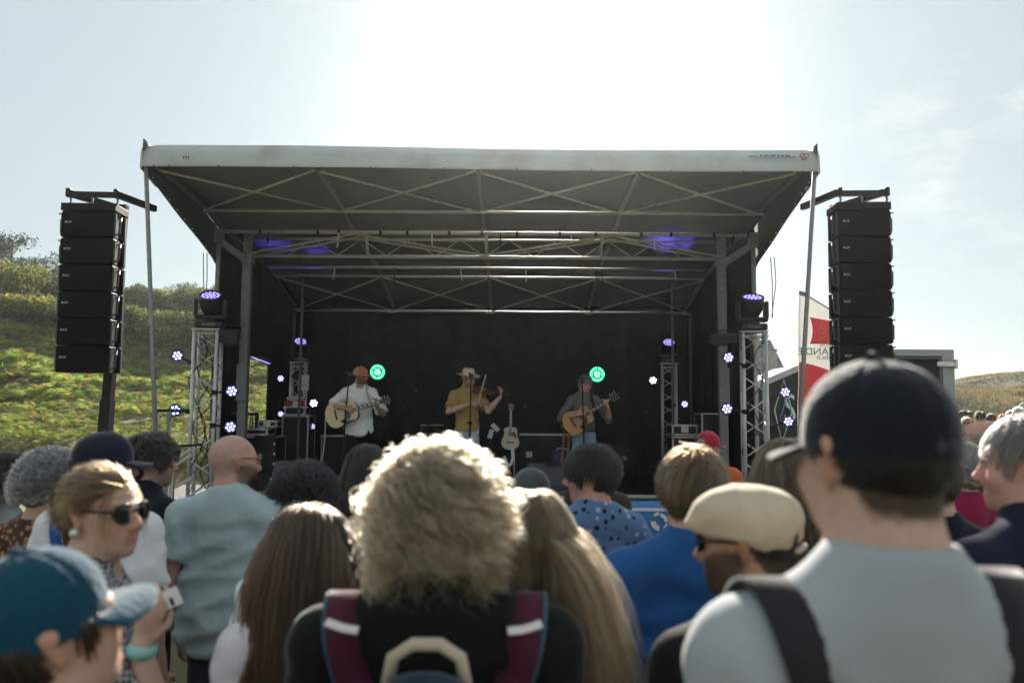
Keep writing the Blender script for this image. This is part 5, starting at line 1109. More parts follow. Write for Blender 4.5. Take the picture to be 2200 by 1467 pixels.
    if curl:
        ph = (r_.uniform(0, 6.28, len(gi))[near]+.35*r_.normal(size=n))[:, None]+np.arange(K+1)[None]*turn*r_.uniform(.75, 1.3, len(gi))[near][:, None]; am = curl*np.clip(np.arange(K+1)/4, 0, 1)[None]*(r_.uniform(.5, 1.4, len(gi))[near]*r_.uniform(.85, 1.15, n))[:, None]
        A = A+U*(am*np.cos(ph))[:, :, None]+W*(am*np.sin(ph))[:, :, None]
        T = np.gradient(A, axis=1); T /= np.linalg.norm(T, axis=2)[:, :, None]+1e-9; U = np.cross(T, out); U /= np.linalg.norm(U, axis=2)[:, :, None]+1e-9; W = np.cross(U, T)
    tp = np.interp(np.arange(K+1)/K, [0, .15, .7, 1], [.8, 1, .85, .25])[None, :]; w = width*.55*r_.uniform(.6, 1.4, n)[:, None]*tp
    Aw = hf*A @ Rm.T+H[:3, 3]
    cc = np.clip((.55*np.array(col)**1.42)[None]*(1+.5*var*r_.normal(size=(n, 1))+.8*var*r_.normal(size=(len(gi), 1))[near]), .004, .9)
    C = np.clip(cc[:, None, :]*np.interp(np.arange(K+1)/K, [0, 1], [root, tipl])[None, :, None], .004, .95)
    o = strand_obj(name, Aw*s, w*s*hf, C, material or M_strand, P['root'])
    if mass:                                                # dense inner body of the hair
        I = Implicit(); I.ell(c0+np.array([0, -.01, 0]), rad*((1+mass) if style == 'curly' else 1.0), H, .03)
        if style == 'long' or style == 'curly':
            gz = Rm @ g
            top_ = H[:3, 3]+Rm @ np.array([0, -.055, -.0]); I.cone(top_, top_+gz*min(L*.55, .22)+np.array([0, -.02, 0]), .075*(1+mass), .055, k=.05, flat=((0, 1, 0), .75))
        I.ell((0, .085, -.06), (.075, .075, .10), H, .02, True)
        Vm, Fm = I.mesh(.012, sine_noise(seed, .006, 60, 6), s)
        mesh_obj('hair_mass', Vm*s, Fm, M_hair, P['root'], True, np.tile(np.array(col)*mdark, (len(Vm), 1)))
    return o
def strand_obj(name, A, rad, C, material, parent):
    """real hair strands: A n,K,3 points, rad n,K radii, C n,K,3 colours"""
    n, k, _ = A.shape; cu = bpy.data.hair_curves.new(name); cu.add_curves([k]*n)
    cu.position_data.foreach_set('vector', np.ascontiguousarray(A, np.float32).ravel())
    ra = cu.attributes.get('radius') or cu.attributes.new('radius', 'FLOAT', 'POINT'); ra.data.foreach_set('value', np.ascontiguousarray(rad, np.float32).ravel())
    ca = cu.attributes.new('Col', 'FLOAT_COLOR', 'POINT'); c4 = np.ones((n*k, 4), np.float32); c4[:, :3] = C.reshape(-1, 3); ca.data.foreach_set('color', c4.ravel())
    cu.materials.append(material); o = bpy.data.objects.new(name, cu); COL.objects.link(o); o.parent = parent; return o
def hair_material(name, rough=.38, radial=.45):
    m = bpy.data.materials.new(name); m.use_nodes = True; N, L = m.node_tree.nodes, m.node_tree.links; N.remove(N['Principled BSDF'])
    h = N.new('ShaderNodeBsdfHairPrincipled'); h.parametrization = 'COLOR'; h.inputs['Roughness'].default_value = rough; h.inputs['Radial Roughness'].default_value = radial
    a = N.new('ShaderNodeAttribute'); a.attribute_name = 'Col'; L.new(a.outputs['Color'], h.inputs['Color']); L.new(h.outputs[0], N['Material Output'].inputs[0]); return m
M_strand = hair_material('hair_fibre')
def pt(P, q):
    """head-frame point to the person's local metres"""
    return Vector((P['H'][:3, :3] @ np.array(q)+P['H'][:3, 3])*P['s'])
def baseball_cap(P, col, brimc=None, backc=None, name='cap', tilt=0., patch=None, flip=1, scale=1.0, open_back=False, m=None, hold=None):
    M_c = m or mat('capcloth_%02d%02d%02d' % tuple(int(c*99) for c in col), col, .85, var=.14, scale=9, bump=.3, bscale=90, spec=.12, sheen=.6)
    rx, ry, rz = .0865*scale, .107*scale, .098*scale; c0 = np.array([0, -.010, .030]); V = []; F = []; nu, nv = 72, 14; Cc = []
    def cp(th, ph):
        g = 1-.022*sum(math.exp(-(((th-(math.pi/2+k*math.pi/3)+math.pi) % (2*math.pi)-math.pi)/.042)**2) for k in range(6))*(1 if ph > .1 else .3)
        f = max(0, math.sin(th)); z = rz*math.sin(max(ph, 0))*(1+.04*f)+min(ph, 0)*.09
        q = np.array([rx*math.cos(th)*math.cos(max(ph, 0)**1.12), ry*math.sin(th)*math.cos(max(ph, 0)**1.12), z])*np.array([g, g, g]); q = rot('x', tilt) @ q
        return c0+q
    mb = MB(); rows = [-.28, -.1] + list(np.linspace(.05, math.pi/2-.02, nv-2))
    for j, ph in enumerate(rows):
        for i in range(nu): mb.v.append(tuple(pt(P, cp(2*math.pi*i/nu, ph))))
    for j in range(nv-1):
        for i in range(nu):
            th = 2*math.pi*(i+.5)/nu
            if open_back and math.sin(th) < -.80 and rows[j] < .42: continue
            mb.f.append((j*nu+i, j*nu+(i+1) % nu, (j+1)*nu+(i+1) % nu, (j+1)*nu+i))
    mb.f.append(tuple((nv-1)*nu+i for i in range(nu)))
    if backc is not None:
        o = None; f_front = []; f_back = []
        for f in mb.f:
            cx = sum((Vector(mb.v[i]) for i in f), Vector())/len(f); loc = P['H'][:3, :3].T @ (np.array(cx)/P['s']-P['H'][:3, 3]); (f_front if loc[1] > .012 else f_back).append(f)
        m2 = MB(); m2.v = mb.v; m2.f = f_back; m2.build('cap_mesh_back', mat('capback_%02d%02d%02d' % tuple(int(c*99) for c in backc), backc, .9, bump=.4, bscale=300), P['root'], True); mb.f = f_front
    o = mb.build(name, M_c, P['root'], True)
    b = MB(); b.ell(pt(P, cp(0, math.pi/2-.02)), (.009*P['s'],)*3, 8, 5); b.build('cap_button', M_c, o)
    if open_back:
        sb = MB(); sb.tube([pt(P, cp(-math.pi/2+a, -.15)) for a in np.linspace(-.7, .7, 9)], .008*P['s'], 6); sb.build('cap_strap', M_c, o)
    us = list(np.linspace(-1.12, 1.12, 17)); vs = list(np.linspace(0, 1, 7))
    def br(a, t):
        th = math.pi/2*flip+a*1.02; e = cp(th, -.16); ex = .074*t*scale; fwd = math.cos(a)**.6 if math.cos(a) > 0 else 0
        q = e+np.array([.10*math.sin(-a)*flip*t*.18, flip*ex*fwd, -.010*t-.022*t*abs(math.sin(a))**2*fwd-.002])
        return pt(P, q)
    bm = sheet('b', br, us, vs, None, .0045*P['s']); bm.build('cap_brim', mat('capcloth_%02d%02d%02d' % tuple(int(c*99) for c in brimc), brimc, .85, var=.1, bump=.3, bscale=90) if brimc else M_c, o, True)
    if patch is not None:
        q = [pt(P, cp(math.pi/2+a, .35+h)+np.array([0, .004, 0])) for a, h in ((-.22, -.14), (.22, -.14), (.22, .2), (-.22, .2))]; pm = MB(); pm.add(q+[v_+Vector((0, 0, .001)) for v_ in q], [(0, 1, 2, 3), (7, 6, 5, 4)]); pm.build('cap_patch', mat('patch_pale', patch, .7), o)
    return o
def sunglasses(P, frame_c=(.01, .01, .01), lens_c=(.012, .012, .015), up=0.0, big=1.0, clear=False, name='sunglasses', fwd=0.0):
    z0 = up; mf = mat('frame_%02d%02d%02d' % tuple(int(c*99) for c in frame_c), frame_c, .3); ml = mat('lens_%02d%02d%02d' % tuple(int(c*999) for c in lens_c), lens_c, .08, var=.02)
    mb = MB(); sc = P['s']
    for sx in (-1, 1):
        mb.tube([pt(P, (sx*(.033+.026*big*math.cos(t)), .1+fwd-.010*math.cos(t)**2, z0+.021*big*math.sin(t))) for t in np.linspace(0, 6.28, 17)[:-1]], .0028*sc, 6, True)
        mb.tube([pt(P, (sx*(.033+.026*big), .097+fwd, z0+.006)), pt(P, (sx*.075, .04, z0+.010)), pt(P, (sx*.081, -.02, z0+.012)), pt(P, (sx*.08, -.035, z0-.004))], .0032*sc, 6)
    mb.tube([pt(P, (-.010, .103+fwd, z0+.004)), pt(P, (0, .106+fwd, z0+.008)), pt(P, (.010, .103+fwd, z0+.004))], .003*sc, 6)
    o = mb.build(name, mf, P['root'], True)
    if not clear:
        for sx in (-1, 1):
            lm = MB(); ring = [pt(P, (sx*(.033+.025*big*math.cos(t)), .1+fwd-.010*math.cos(t)**2, z0+.020*big*math.sin(t))) for t in np.linspace(0, 6.28, 17)[:-1]]; cpt = pt(P, (sx*.033, .106+fwd, z0))
            lm.add(ring+[cpt], [(i, (i+1) % 16, 16) for i in range(16)]); lm.build('lens', ml, o, True)
    return o
# ================================================================== instruments
def guitar(name, T, Hd, nrm, topc, sidec, label, guard=(.02, .015, .012), strap=None):
    T, Hd = Vector(T), Vector(Hd); L = (Hd-T).length; k = L/1.03; M = frame(T, Hd-T, Vector(nrm).cross(Hd-T))
    if M.to_3x3().col[2].dot(Vector(nrm)) < 0: M = M @ Matrix.Rotation(math.pi, 4, 'X')
    M = M @ Matrix.Scale(k, 4); t = empty(name, T, 0, label, 'guitar', 'acoustic guitars'); M = Matrix.Translation(-T) @ M
    xs = [0, .006, .03, .07, .12, .17, .22, .27, .31, .345, .38, .42, .455, .48, .497, .503]; hw = [0, .06, .125, .17, .194, .198, .187, .162, .143, .136, .14, .147, .143, .122, .07, 0]
    out = [(x, w) for x, w in zip(xs, hw)] + [(x, -w) for x, w in zip(xs[-2:0:-1], hw[-2:0:-1])]
    mb = MB(); mb.prism(out, -.105, -.004, M); mb.build('sides', mat('gtr_side_%d' % int(sidec[0]*999), sidec, .25, var=.2), t, False)
    mb = MB(); mb.prism(out, -.004, 0, M); mb.build('soundboard', mat('gtr_top_%d' % int(topc[0]*999), topc, .3, var=.10, scale=20, stretch=(1, 14, 1)), t)
    ring = lambda r, z0, z1, x=.345, y=0: [(x+r*math.cos(a), y+r*math.sin(a)) for a in np.linspace(0, 6.28, 25)[:-1]]
    mb = MB(); mb.prism(ring(.056, 0, 0), 0, .0012, M); mb.build('rosette', mat('rosette', (.25, .2, .13), .4), t); mb = MB(); mb.prism(ring(.049, 0, 0), .0012, .0022, M); mb.build('sound_hole', M_blk, t)
    mb = MB(); mb.prism([(.30, -.055), (.345, -.058), (.39, -.045), (.385, -.09), (.35, -.115), (.36, -.135), (.31, -.12), (.24, -.135), (.27, -.09)], .0014, .003, M); mb.build('pickguard', mat('guard_%d' % int(guard[2]*999), guard, .3, var=.5, scale=60), t)
    mb = MB(); mb.box(M @ Vector((.165, 0, .006)), (.026*k, .15*k, .010*k), M.to_3x3().normalized()); mb.build('bridge', M_blk, t)
    mb = MB(); mb.box(M @ Vector((.665, 0, -.010)), (.39*k, .05*k, .028*k), M.to_3x3().normalized()); mb.build('neck', mat('gtr_neck', (.16, .08, .04), .4), t)
    mb = MB(); mb.box(M @ Vector((.62, 0, .008)), (.47*k, .052*k, .008*k), M.to_3x3().normalized()); fb = mb.build('fretboard', M_blk, t)
    for i in range(6): x = .83-.066*i; mb = MB(); mb.box(M @ Vector((x, 0, .0125)), (.018*k, .03*k, .001*k), M.to_3x3().normalized()); mb.build('inlay', M_white, fb)
    mb = MB(); mb.prism([(.86, -.026), (.88, -.036), (1.03, -.040), (1.02, 0), (1.03, .040), (.88, .036), (.86, .026)], -.018, 0, M); mb.build('headstock', mat('gtr_head_%d' % int(sidec[0]*999), sidec if sidec[0] > .1 else (.03, .025, .02), .35), t)
    for i in range(3):
        for sy in (-1, 1): mb = MB(); mb.cyl(M @ Vector((.90+.045*i, sy*.035, -.008)), M @ Vector((.90+.045*i, sy*.062, -.008)), .005*k, n=6); mb.ell(M @ Vector((.90+.045*i, sy*.066, -.008)), (.010*k,)*3, 6, 5); mb.build('tuner', M_edge, t)
    mb = MB()
    for i in range(6): y = -.02+.008*i; mb.cyl(M @ Vector((.165, y*1.3, .014)), M @ Vector((.87, y, .014)), .0012, n=4)
    o = mb.build('strings', M_edge, t); o['kind'] = 'stuff'
    return t
def W_(P, q):
    """person-local unit point to the world"""
    a = P['root'].rotation_euler.z; v = np.array(q, float)*P['s']; w = rot('z', a) @ v; return Vector(w)+P['root'].location
def D_(P, q): return Vector(rot('z', P['root'].rotation_euler.z) @ np.array(q, float))
from mathutils.bvhtree import BVHTree
def shirt_tree(P): V_, F_ = P['shirt']; return BVHTree.FromPolygons([tuple(v) for v in V_], [tuple(int(i) for i in f) for f in F_])
def smooth_path(pts, m=5):
    P_ = [(Vector(p), Vector(o_)) for p, o_ in pts]; out = []
    for i in range(len(P_)-1):
        p0, p1, p2, p3 = P_[max(i-1, 0)][0], P_[i][0], P_[i+1][0], P_[min(i+2, len(P_)-1)][0]
        for k in range(m): t = k/m; out.append((.5*((2*p1)+(-p0+p2)*t+(2*p0-5*p1+4*p2-p3)*t*t+(-p0+3*p1-3*p2+p3)*t**3), P_[i][1].lerp(P_[i+1][1], t)))
    out.append(P_[-1]); return out
def fit_path(pts, s, tree, off=.004, m=5):
    out = []
    for p, o_ in smooth_path(pts, m):
        q = p*s; hit = tree.ray_cast(q+o_.normalized()*.25, -o_.normalized(), .5)
        if hit[0] is not None: out.append(((hit[0]+o_.normalized()*off)/s, o_))
        else: out.append((p, o_))
    for _ in range(2): out = [out[0]]+[((out[i-1][0]+out[i][0]*2+out[i+1][0])/4, out[i][1]) for i in range(1, len(out)-1)]+[out[-1]]
    return out
def band(P, name, pts, w, m, th=.004, tree=None, off=.004):
    """flat strap through person-local points given as (point, outward)"""
    pts = fit_path(pts, P['s'], tree, off) if tree else smooth_path(pts)
    mb = MB(); n = len(pts); V = []
    for i, (p, o_) in enumerate(pts):
        t = Vector(pts[min(i+1, n-1)][0])-Vector(pts[max(i-1, 0)][0]); s_ = t.cross(Vector(o_)).normalized(); o2 = Vector(o_).normalized()
        for a, b in ((-1, 0), (1, 0), (1, 1), (-1, 1)): V.append((Vector(p)+s_*(a*w/2)+o2*(b*th))*P['s'])
    F = []
    for i in range(n-1):
        for k in range(4): F.append((i*4+k, i*4+(k+1) % 4, (i+1)*4+(k+1) % 4, (i+1)*4+k))
    F += [(3, 2, 1, 0), tuple((n-1)*4+k for k in range(4))]; mb.add(V, F); return mb.build(name, m, P['root'], True)
BAND = 'musicians on the stage'
# ---- guitarist in the orange cap
P = person('young guitarist in oversized white T-shirt and orange trucker cap looking aside', 775, 807, 11.06, yaw=-165, hy=52, hp=-2, skin='tan', hairc=(.04, .03, .02), beard=(.16, .10, .07), ground=DECK, group=BAND, vox=.0105,
    top=dict(col=(.84, .85, .83), loose=1.15, cuff=.95, hem=.80, wr=.008), bottom=(.012, .013, .014),
    arms={'R': (V3(.37, .08, 1.20), V3(.20, .275, 1.175), dict(d=V3(-.9, .1, -.25), n=V3(0, -1, -.3), t=V3(0, .2, 1), curl=.6)), 'L': (V3(-.31, .13, 1.10), V3(-.215, .30, 1.185), dict(d=V3(.1, .35, .9), n=V3(.6, -.6, .2), t=V3(.8, .4, 0), curl=.9))})
hair(P, 'short', (.04, .03, .02), n=900, L=.05, region=lambda Q: Q[:, 2] < .02)
baseball_cap(P, (.62, .19, .09), backc=(.42, .34, .20), patch=(.6, .62, .6), scale=1.02)
text_obj('shirt_print', 'sunset', .05, mat('print_dark', (.08, .08, .08), .8), Matrix.Translation(Vector((-.075, .148, 1.235))*P['s']) @ Matrix.Rotation(math.pi, 4, 'Z') @ Matrix.Rotation(math.pi/2, 4, 'X'), P['root'])
GT, GH = V3(.44, .15, 1.045), V3(-.37, .42, 1.30)
guitar('acoustic_guitar', W_(P, GT), W_(P, GH), D_(P, (.12, 1, .18)), (.66, .47, .26), (.03, .02, .016), 'blond topped acoustic guitar held by the musician in the orange cap', (.05, .055, .09))
band(P, 'guitar_strap', [((-.16, .17, 1.20), (0, 1, .2)), ((-.15, .142, 1.28), (0, 1, .3)), ((-.115, .085, 1.40), (0, .6, 1)), ((-.08, .0, 1.44), (0, 0, 1)), ((0, -.1, 1.33), (0, -1, .3))], .05, mat('strap_cream', (.5, .44, .32), .8), .004, shirt_tree(P))
cable('guitar_lead', [W_(P, GT), W_(P, GT)+Vector((.0, -.03, -.35)), W_(P, GT)+Vector((-.02, -.1, -.75)), (at(705, 1010, 10.9).x, 10.8, DECK+.02), (at(690, 1010, 10.6).x, 10.5, DECK+.02)], .007, 'pale guitar lead hanging down from the blond guitar', mat('pale_cable', (.45, .45, .42), .5))
# ---- fiddler
P = person('fiddler in straw hat, mustard T-shirt and pale jeans', 1006, 813, 11.0, yaw=-168, hy=36, hp=-12, hr=8, skin='fair', hairc=(.10, .06, .03), beard=(.30, .19, .13), ground=DECK, group=BAND, vox=.0105,
    top=dict(col=(.42, .28, .10), loose=.95, cuff=.72, hem=.90, wr=.006, vneck=True), bottom=(.50, .56, .62),
    arms={'R': (V3(.27, .13, 1.16), V3(.0, .285, 1.265), dict(d=V3(-.95, .15, .1), n=V3(0, -.5, -1), t=V3(0, .8, .5), curl=.6)), 'L': (V3(-.25, .22, 1.17), V3(-.40, .30, 1.36), dict(d=V3(-.2, .1, .9), n=V3(.9, -.2, .2), t=V3(.2, .9, .2), curl=.95))},
    legs={'R': (V3(.12, .03, .49), V3(.14, -.01, .07)), 'L': (V3(-.12, .03, .49), V3(-.17, -.01, .07))})
hair(P, 'short', (.09, .055, .03), n=700, L=.04, region=lambda Q: Q[:, 2] < .03)
M_straw = mat('straw', (.78, .64, .46), .8, var=.14, scale=60, bump=.5, bscale=160, stretch=(1, 1, 4))
hm = Matrix([list(r) for r in P['H']]); hm = Matrix.Scale(P['s'], 4) @ hm @ Matrix.Translation((0, -.008, .035)) @ Matrix.Rotation(R(-6), 4, 'Y')
mb = MB(); mb.lathe([(.092, 0), (.094, .02), (.088, .06), (.080, .095), (.062, .115), (.03, .108), (0, .104)], hm, 28); hat = mb.build('straw_hat', M_straw, P['root'], True)
mb = MB(); nb_ = 36
for (r0, dz) in ((.090, 0), (.115, -.006), (.145, -.006), (.165, .006)):
    for i in range(nb_): a = 2*math.pi*i/nb_; mb.v.append(tuple(hm @ Vector((r0*math.cos(a), r0*1.06*math.sin(a), .004+dz+.022*math.cos(a)**2*(r0-.09)/.075))))
for j in range(3):
    for i in range(nb_): mb.f.append((j*nb_+i, j*nb_+(i+1) % nb_, (j+1)*nb_+(i+1) % nb_, (j+1)*nb_+i))
mb.build('hat_brim', M_straw, hat, True); mb = MB(); mb.lathe([(.0955, .004), (.097, .012), (.0945, .028)], hm, 28); mb.build('hat_band', mat('hat_ribbon', (.52, .40, .27), .8), hat, True)
mb = MB(); mb.lathe([(.031, -.012), (.033, 0), (.031, .012)], frame(Vector(V3(.06, .245, 1.24))*P['s'], (0, 0, 1), (0, 1, 0)), 14); mb.build('wrist_watch', M_blk, P['root'], True)
a, b = W_(P, (-.06, .13, 1.475)), W_(P, (-.50, .36, 1.40)); dv = b-a; nv_ = D_(P, (.1, .45, .9)); Mv = frame(a, dv, nv_.cross(dv))
if Mv.to_3x3().col[2].dot(nv_) < 0: Mv = Mv @ Matrix.Rotation(math.pi, 4, 'X')
Mv = Mv @ Matrix.Scale(dv.length/.60, 4); vt = empty('violin', a, 0, 'brown violin tucked under the chin of the fiddler', 'violin'); Mv = Matrix.Translation(-a) @ Mv; M_vio = mat('violin_varnish', (.20, .065, .02), .25, var=.25, scale=25)
xs = [0, .01, .04, .09, .13, .16, .19, .22, .26, .31, .345, .355]; hw = [0, .06, .095, .104, .085, .06, .056, .064, .08, .078, .045, 0]
mb = MB(); mb.prism([(x, w) for x, w in zip(xs, hw)]+[(x, -w) for x, w in zip(xs[-2:0:-1], hw[-2:0:-1])], -.036, 0, Mv); mb.build('body', M_vio, vt)
mb = MB(); mb.box(Mv @ Vector((.40, 0, .012)), (.28, .026, .018), Mv.to_3x3().normalized()); mb.build('fingerboard', M_blk, vt); mb = MB(); mb.box(Mv @ Vector((.20, 0, .016)), (.006, .042, .032), Mv.to_3x3().normalized()); mb.build('bridge', mat('maple', (.5, .35, .2), .5), vt)
mb = MB(); mb.cyl(Mv @ Vector((.34, 0, -.008)), Mv @ Vector((.57, 0, -.008)), .012, n=8); mb.ell(Mv @ Vector((.585, 0, -.008)), (.02, .02, .02), 8, 6); mb.build('neck', M_vio, vt); mb = MB(); mb.box(Mv @ Vector((.09, 0, .014)), (.11, .03, .012), Mv.to_3x3().normalized()); mb.build('tailpiece', M_blk, vt)
b0, b1 = W_(P, (-.085, .33, 1.285)), at(1043, 805, 10.62); bo = empty('violin_bow', b0, 0, 'thin pale violin bow raised by the fiddler', 'bow'); dv = b1-b0; sd2 = Vector((.02, 0, .006))
mb = MB(); mb.cyl(-dv*.12, dv, .006, .0045, 6); mb.build('stick', mat('bow_wood', (.45, .38, .28), .4), bo); mb = MB(); mb.bar(-dv*.05+sd2, dv*.99+sd2*.5, .008, .003); mb.build('hair_ribbon', mat('bow_hair', (.8, .77, .68), .6), bo); mb = MB(); mb.box(-dv*.05+sd2*.5, (.02, .012, .03)); mb.build('frog', M_blk, bo)
# ---- older guitarist
P = person('grey haired guitarist in grey shirt and faded jeans', 1257, 825, 11.06, yaw=-172, hy=14, hp=-10, hr=-4, skin='red', hairc=(.13, .12, .11), ground=DECK, group=BAND, vox=.0105, nose=1.15,
    top=dict(col=(.115, .115, .115), sleeve='elbow', collar=True, hem=.95, wr=.007, m=mat('grey_check', (.13, .13, .13), .85, var=.25, scale=40, bump=.15, bscale=90)), bottom=(.24, .32, .42),
    arms={'R': (V3(.34, .04, 1.13), V3(.165, .29, 1.175), dict(d=V3(-.85, .1, .25), n=V3(0, -1, -.2), t=V3(0, .1, 1), curl=.75)), 'L': (V3(-.33, .12, 1.10), V3(-.265, .315, 1.285), dict(d=V3(.25, .3, .85), n=V3(.7, -.5, .1), t=V3(.7, .5, 0), curl=1.0))},
    legs={'R': (V3(.14, .04, .49), V3(.19, .0, .07)), 'L': (V3(-.15, .04, .49), V3(-.27, -.03, .07))})
hair(P, 'short', (.30, .29, .27), n=1800, L=.06, vol=.03, lift=.6, curl=.004); band(P, 'belt', [((.156*math.cos(a), .112*math.sin(a), .955), (math.cos(a), math.sin(a), 0)) for a in np.linspace(0, 6.28, 25)], .035, M_blk)
band(P, 'guitar_strap', [((-.13, .145, 1.16), (0, 1, .1)), ((-.12, .14, 1.28), (0, 1, .3)), ((-.10, .08, 1.41), (0, .6, 1)), ((-.08, 0, 1.45), (0, 0, 1)), ((0, -.1, 1.33), (0, -1, .3))], .05, mat('strap_dark', (.03, .028, .026), .8), .004, shirt_tree(P))
guitar('acoustic_guitar', W_(P, (.315, .18, .985)), W_(P, (-.40, .38, 1.47)), D_(P, (.1, 1, .15)), (.50, .235, .07), (.10, .045, .02), 'orange brown acoustic guitar held by the grey haired musician', (.03, .015, .01))
# ---- small guitar on its stand
base = at(1096, 985, 11.7); tp_, hd_ = at(1096, 966, 11.62), at(1098, 866, 11.75)
guitar('small_guitar', tp_, hd_, (0, -1, .1), (.62, .50, .36), (.25, .13, .06), 'small pale ten stringed guitar standing upright between the musicians')
t = empty('guitar_stand', (base.x, 11.72, DECK), 0, 'black stand with yellow feet holding the small guitar', 'guitar stand'); zt = tp_.z-DECK
mb = MB(); mb.cyl((0, .05, .05), (0, .06, zt+.55), .011, n=8); mb.build('pole', M_blk, t)
for sx in (-1, 1):
    mb = MB(); mb.tube([(0, .04, zt-.03), (sx*.08, 0, zt-.04), (sx*.085, -.12, zt-.03), (sx*.085, -.14, zt+.0)], .010, 6); mb.build('cradle_arm', M_blk, t); mb = MB(); mb.cyl((0, .05, .2), (sx*.19, -.1, .02), .010, n=6); mb.build('leg', M_blk, t); mb = MB(); mb.ell((sx*.19, -.1, .018), (.03, .02, .018), 8, 6); mb.build('foot', mat('yellow_rubber', (.6, .38, .06), .6), t)
mb = MB(); mb.cyl((0, .05, .2), (0, .25, .02), .010, n=6); mb.build('leg', M_blk, t)
t = empty('hanging_strap', tp_+Vector((.03, -.02, -.05)), 0, 'white strap dangling below the small guitar', 'strap'); mb = MB()
for a_, b_ in zip([(0, 0, .08), (.01, -.02, -.06), (-.02, -.03, -.16), (-.07, -.03, -.17), (-.10, -.02, -.08)], [(.01, -.02, -.06), (-.02, -.03, -.16), (-.07, -.03, -.17), (-.10, -.02, -.08), (-.12, -.02, -.04)]): mb.bar(a_, b_, .04, .006, up=(0, 1, 0))
mb.build('webbing', M_white, t)
for k, (px, py, an, lab) in enumerate(((1054, 932, .3, 'larger white paper clipped beside the fiddler'), (1064, 918, -.8, 'smaller white paper clipped beside the fiddler'))):
    t = empty('paper_sheet', at(px, py, 12.3), 0, lab, 'paper', 'white papers'); mb = MB(); mb.box((0, 0, 0), (.07, .004, .14), Matrix.Rotation(an, 3, 'Y')); mb.build('sheet', M_white, t)
t = empty('music_stand', (at(1058, 985, 12.33).x, 12.36, DECK), 0, 'thin dark music stand holding white papers beside the fiddler', 'music stand'); zt = at(0, 920, 12.33).z-DECK
mb = MB(); mb.cyl((0, 0, .02), (0, 0, zt), .010, n=6); mb.build('pole', M_blk, t); mb = MB(); mb.bar((-.12, 0, zt-.1), (.12, 0, zt-.02), .02, .015); mb.build('ledge', M_blk, t)
for k in range(3): a_ = R(90+120*k); mb = MB(); mb.cyl((0, 0, .25), (.22*math.cos(a_), .22*math.sin(a_), .01), .008, n=6); mb.build('leg', M_blk, t)
# ================================================================== the audience
def cloth(name, col, **k): return mat('cloth_'+name, col, .85, var=k.get('var', .08), scale=k.get('scale', 5), bump=k.get('bump', .12), bscale=k.get('bscale', 220), spec=.12, sheen=.35)
def dots_cloth(name, base, c1, c2, scale, r):
    m = cloth(name, base); nt = m.node_tree; N, L = nt.nodes, nt.links; b = N['Principled BSDF']; tcn = N.new('ShaderNodeTexCoord')
    v = N.new('ShaderNodeTexVoronoi'); v.inputs['Scale'].default_value = scale; v.inputs['Randomness'].default_value = .45; L.new(tcn.outputs['Object'], v.inputs['Vector'])
    lt = N.new('ShaderNodeMath'); lt.operation = 'LESS_THAN'; lt.inputs[1].default_value = r; L.new(v.outputs['Distance'], lt.inputs[0])
    sx = N.new('ShaderNodeSeparateColor'); L.new(v.outputs['Color'], sx.inputs[0]); gt = N.new('ShaderNodeMath'); gt.operation = 'GREATER_THAN'; gt.inputs[1].default_value = .62; L.new(sx.outputs[0], gt.inputs[0])
    mc = N.new('ShaderNodeMix'); mc.data_type = 'RGBA'; mc.inputs[6].default_value = (*c1, 1); mc.inputs[7].default_value = (*c2, 1); L.new(gt.outputs[0], mc.inputs[0])
    src = b.inputs['Base Color'].links[0].from_socket; mx = N.new('ShaderNodeMix'); mx.data_type = 'RGBA'; L.new(lt.outputs[0], mx.inputs[0]); L.new(src, mx.inputs[6]); L.new(mc.outputs[2], mx.inputs[7]); L.new(mx.outputs[2], b.inputs['Base Color']); return m
# 1 tall man in the navy cap, closest
P = person('tall man in navy baseball cap and pale grey T-shirt seen from behind', 1876, 985, 1.07, yaw=0, hy=14, hp=0, skin='fair', hairc=(.03, .022, .017), vox=.008, wide=.89, top=dict(col=(.38, .40, .42), hem=.86, wr=.006, cuff=.7), bottom=(.04, .05, .08))
hair(P, 'short', (.028, .02, .015), n=4200, L=.045, width=.0022, region=lambda Q: (Q[:, 2] < .04), vol=.002, lift=.25)
baseball_cap(P, (.013, .017, .026))
M_harn = cloth('harness', (.03, .03, .033))
bp = empty('sling_harness', P['root'].location, 0, 'wide black shoulder straps worn by the tall man in the navy cap', 'harness')
TR = shirt_tree(P)
def hband(pts, w):
    PP = {'root': bp, 's': P['s']}; return band(PP, 'strap', pts, w, M_harn, .008, TR, .003)
hband([((-.135, .115, 1.32), (0, 1, .2)), ((-.135, .06, 1.408), (0, .5, 1)), ((-.128, -.02, 1.424), (0, -.1, 1)), ((-.105, -.085, 1.385), (0, -.9, .8)), ((-.055, -.125, 1.32), (0, -1, .3)), ((.02, -.138, 1.24), (0, -1, 0)), ((.10, -.135, 1.14), (0, -1, 0))], .08)
hband([((.105, .12, 1.30), (0, 1, .2)), ((.105, .06, 1.41), (0, .5, 1)), ((.105, -.02, 1.43), (0, -.1, 1)), ((.105, -.085, 1.38), (0, -.9, .8)), ((.11, -.13, 1.26), (0, -1, .1)), ((.115, -.14, 1.08), (0, -1, 0))], .085)
